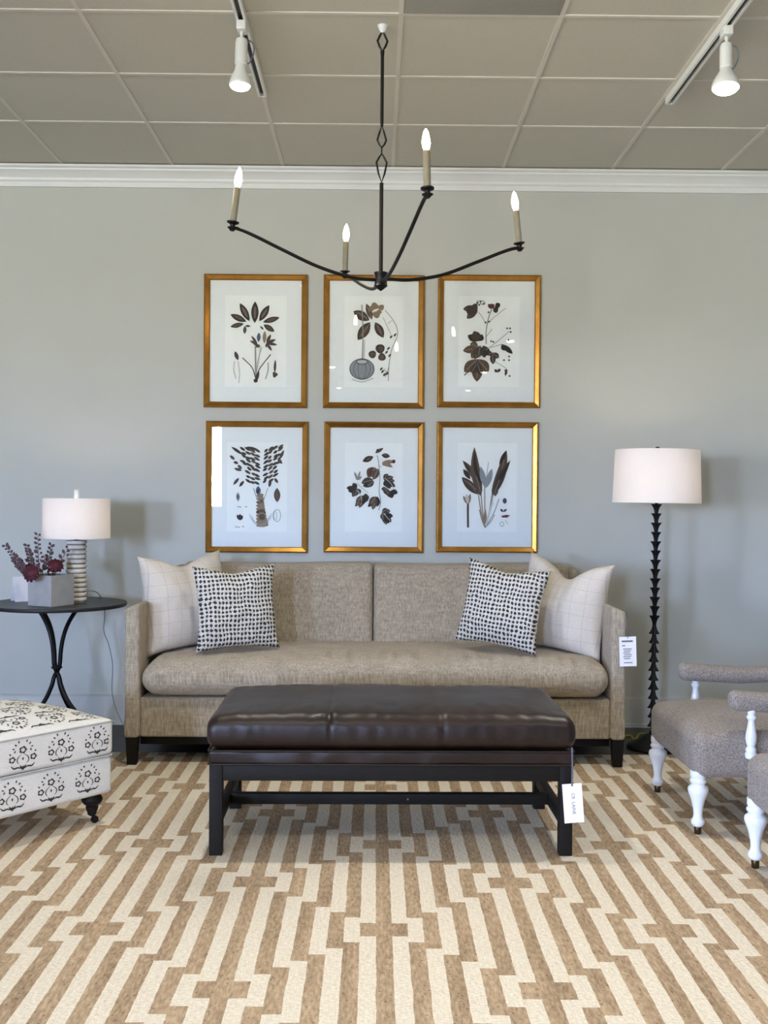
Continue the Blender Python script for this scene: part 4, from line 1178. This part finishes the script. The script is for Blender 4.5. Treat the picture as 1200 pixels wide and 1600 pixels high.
def art6(a):
    z = Z(580, 650, 4.444)
    a.leaf('leafb', z(740, 470), z(635, 310), 10, .5, 2); a.leaf('leafdark', z(700, 400), z(640, 312), 3); a.leaf('leafb', z(765, 560), z(715, 215), 15, .6, -3); a.leaf('leafdark', z(770, 480), z(722, 225), 5, .6, -5)
    a.leaf('leaf', z(745, 545), z(630, 425), 13); a.leaf('leafdark', z(690, 440), z(640, 370), 7); a.leaf('leafb', z(740, 520), z(660, 450), 6)
    a.leaf('grey', z(795, 500), z(760, 350), 9); a.leaf('grey', z(800, 500), z(840, 365), 9); a.stroke('grey', [z(795, 480), z(815, 320)], 1)
    a.leaf('leafb', z(840, 560), z(940, 235), 15, .6, 3); a.leaf('leafdark', z(890, 340), z(938, 238), 6); a.leaf('leaf', z(845, 560), z(968, 305), 11, .6, -2); a.leaf('leafdark', z(890, 450), z(962, 320), 4); a.leaf('leafb', z(860, 560), z(885, 505), 4)
    for x0, y0 in [(765, 540), (745, 530), (790, 490), (850, 540), (840, 550), (890, 575), (860, 685), (755, 650)]: a.stroke('tan' if x0 < 850 else 'grey', [z(795, 775), z((795 + x0) / 2 + (x0 - 795) * .12, (775 + y0) / 2), z(x0, y0)], 1.5)
    a.leaf('tan', z(795, 782), z(795, 640), 5); a.stroke('pale', [z(800, 760), z(830, 650), z(845, 600)], 3)
    a.stroke('leaf', [z(677, 775), z(675, 690), z(675, 605)], 3.2); a.leaf('tan', z(675, 615), z(640, 555), 5); a.leaf('tan', z(678, 615), z(690, 540), 5); a.leaf('pale', z(676, 610), z(662, 540), 5)
    a.blob('outl', *z(930, 588), 3.2, 4.4); a.lobed('outl', z(920, 665), [z(900, 645), z(945, 645)], 3.5); a.leaf('wine', z(905, 700), z(968, 690), 4); a.stroke('wine', [z(910, 690), z(950, 705)], 1); a.ring('grey', *z(912, 750), 3, 3.5, .8); a.stroke('grey', [z(935, 720), z(955, 750)], .7)


FR = [(318, 480, 428, 637, art1, 'gold framed print of a plant with a palm like leaf fan, upper row left', 'top', 0),
      (505, 663, 429, 638, art2, 'gold framed print of broad leaves above a round grey gourd', 'top', 1),
      (684, 845, 429, 637, art3, 'gold framed print of a lobed leaf branch with thin flower sprigs', 'top', 2),
      (321, 481, 658, 864, art4, 'gold framed print of a bushy palm tree with a tan trunk', 'bot', 0),
      (506, 662, 659, 864, art5, 'gold framed print of a hanging stem with clustered dark leaves', 'bot', 1),
      (682, 841, 659, 864, art6, 'gold framed print of tall banana like leaves fanning upward', 'bot', 2)]
for x0, x1, y0_, y1_, fn, lab, _r, _i in FR:
    YF_ = WALL - 0.022
    cx_, cy_ = (x0 + x1) / 2, (y0_ + y1_) / 2
    cpt = at(cx_, cy_, YF_); w = (at(x1, cy_, YF_).x - at(x0, cy_, YF_).x) / 2; h = (at(cx_, y0_, YF_).z - at(cx_, y1_, YF_).z) / 2
    pf = thing('picture_frame', lab, 'framed print', (cpt.x, WALL, cpt.z - h), 0, 'six framed botanical prints')
    fw = 0.033; fm = MB()
    # mitred moulding: outer lip, raised crest, inner slope
    pr = [(0, 0.0), (0, -0.016), (0.004, -0.022), (0.009, -0.024), (0.029, -0.0165), (fw - .001, -0.013), (fw, -0.011), (fw, 0.0)]
    rings = []
    vs = []
    for d, y in pr:
        vs += [(-w + d, y, d), (w - d, y, d), (w - d, y, 2 * h - d), (-w + d, y, 2 * h - d)]
    fs = []
    for i in range(len(pr) - 1):
        for j in range(4):
            j2 = (j + 1) % 4; fs.append((i * 4 + j, i * 4 + j2, (i + 1) * 4 + j2, (i + 1) * 4 + j))
    fm.add(vs, fs); fm.build('frame', M['gold'], pf, smooth=False)
    MB().box(-w + fw - .004, w - fw + .004, -0.005, -0.001, fw - .004, 2 * h - fw + .004).build('mat_board', M['mat'], pf, smooth=False)
    px0, px1, pz0, pz1 = -w + fw + .083, w - fw - .083, fw + .083, 2 * h - fw - .083
    ppr = MB().box(px0, px1, -0.0056, -0.0049, pz0, pz1).build('print_paper', M['paper'], pf, smooth=False)
    ar = Art(cx_, cy_); fn(ar); d = ar.build(ppr, -0.0057); d.location = (0, 0, h)
    gb = MB().box(-w + fw - .003, w - fw + .003, -0.0100, -0.0085, fw - .003, 2 * h - fw + .003)
    gb.mi = [1] * 6; gb.mi[2] = 0
    gb.build('glass', [M['glass'], M['clear']], pf, smooth=False)

# ------------------------------------------------------------------ light
wd = bpy.data.worlds.new('world'); scene.world = wd; wd.use_nodes = True
wt = wd.node_tree; bg = wt.nodes['Background']
SKYS, GNDS = 105.0, 70.0
tcn = wt.nodes.new('ShaderNodeTexCoord'); sp_ = wt.nodes.new('ShaderNodeSeparateXYZ'); wt.links.new(tcn.outputs['Generated'], sp_.inputs[0])
rm = wt.nodes.new('ShaderNodeValToRGB'); wt.links.new(sp_.outputs[2], rm.inputs[0])
e = rm.color_ramp.elements
e[0].position = 0.0; e[0].color = (0.97 * GNDS, 0.95 * GNDS, 0.86 * GNDS, 1); e[1].position = 0.02; e[1].color = (0.49 * SKYS, 0.635 * SKYS, 1.0 * SKYS, 1)
wt.links.new(rm.outputs[0], bg.inputs[0]); bg.inputs[1].default_value = 1.0


def portal(loc, d, sx, sy):
    """guides the sampling of daylight through a window opening; gives no light of its own"""
    l = bpy.data.lights.new('window_portal', 'AREA'); l.shape = 'RECTANGLE'; l.size = sx; l.size_y = sy; l.cycles.is_portal = True
    o = bpy.data.objects.new('window_portal', l); COL.objects.link(o); o.location = loc
    o.rotation_euler = Vector(d).to_track_quat('-Z', 'Y').to_euler()


for a0, a1, z0, z1 in LW: portal((XL - 0.16, (a0 + a1) / 2, (z0 + z1) / 2), (1, 0, 0), a1 - a0, z1 - z0)
for a0, a1, z0, z1 in FW: portal(((a0 + a1) / 2, YF - 0.16, (z0 + z1) / 2), (0, 1, 0), a1 - a0, z1 - z0)

scene.view_settings.view_transform = 'Standard'
scene.view_settings.look = 'None'
scene.view_settings.gamma = 1.0
scene.view_settings.use_curve_mapping = False
scene.view_settings.exposure = 0.64
scene.cycles.use_denoising = True
scene.cycles.max_bounces = 10
scene.cycles.diffuse_bounces = 6
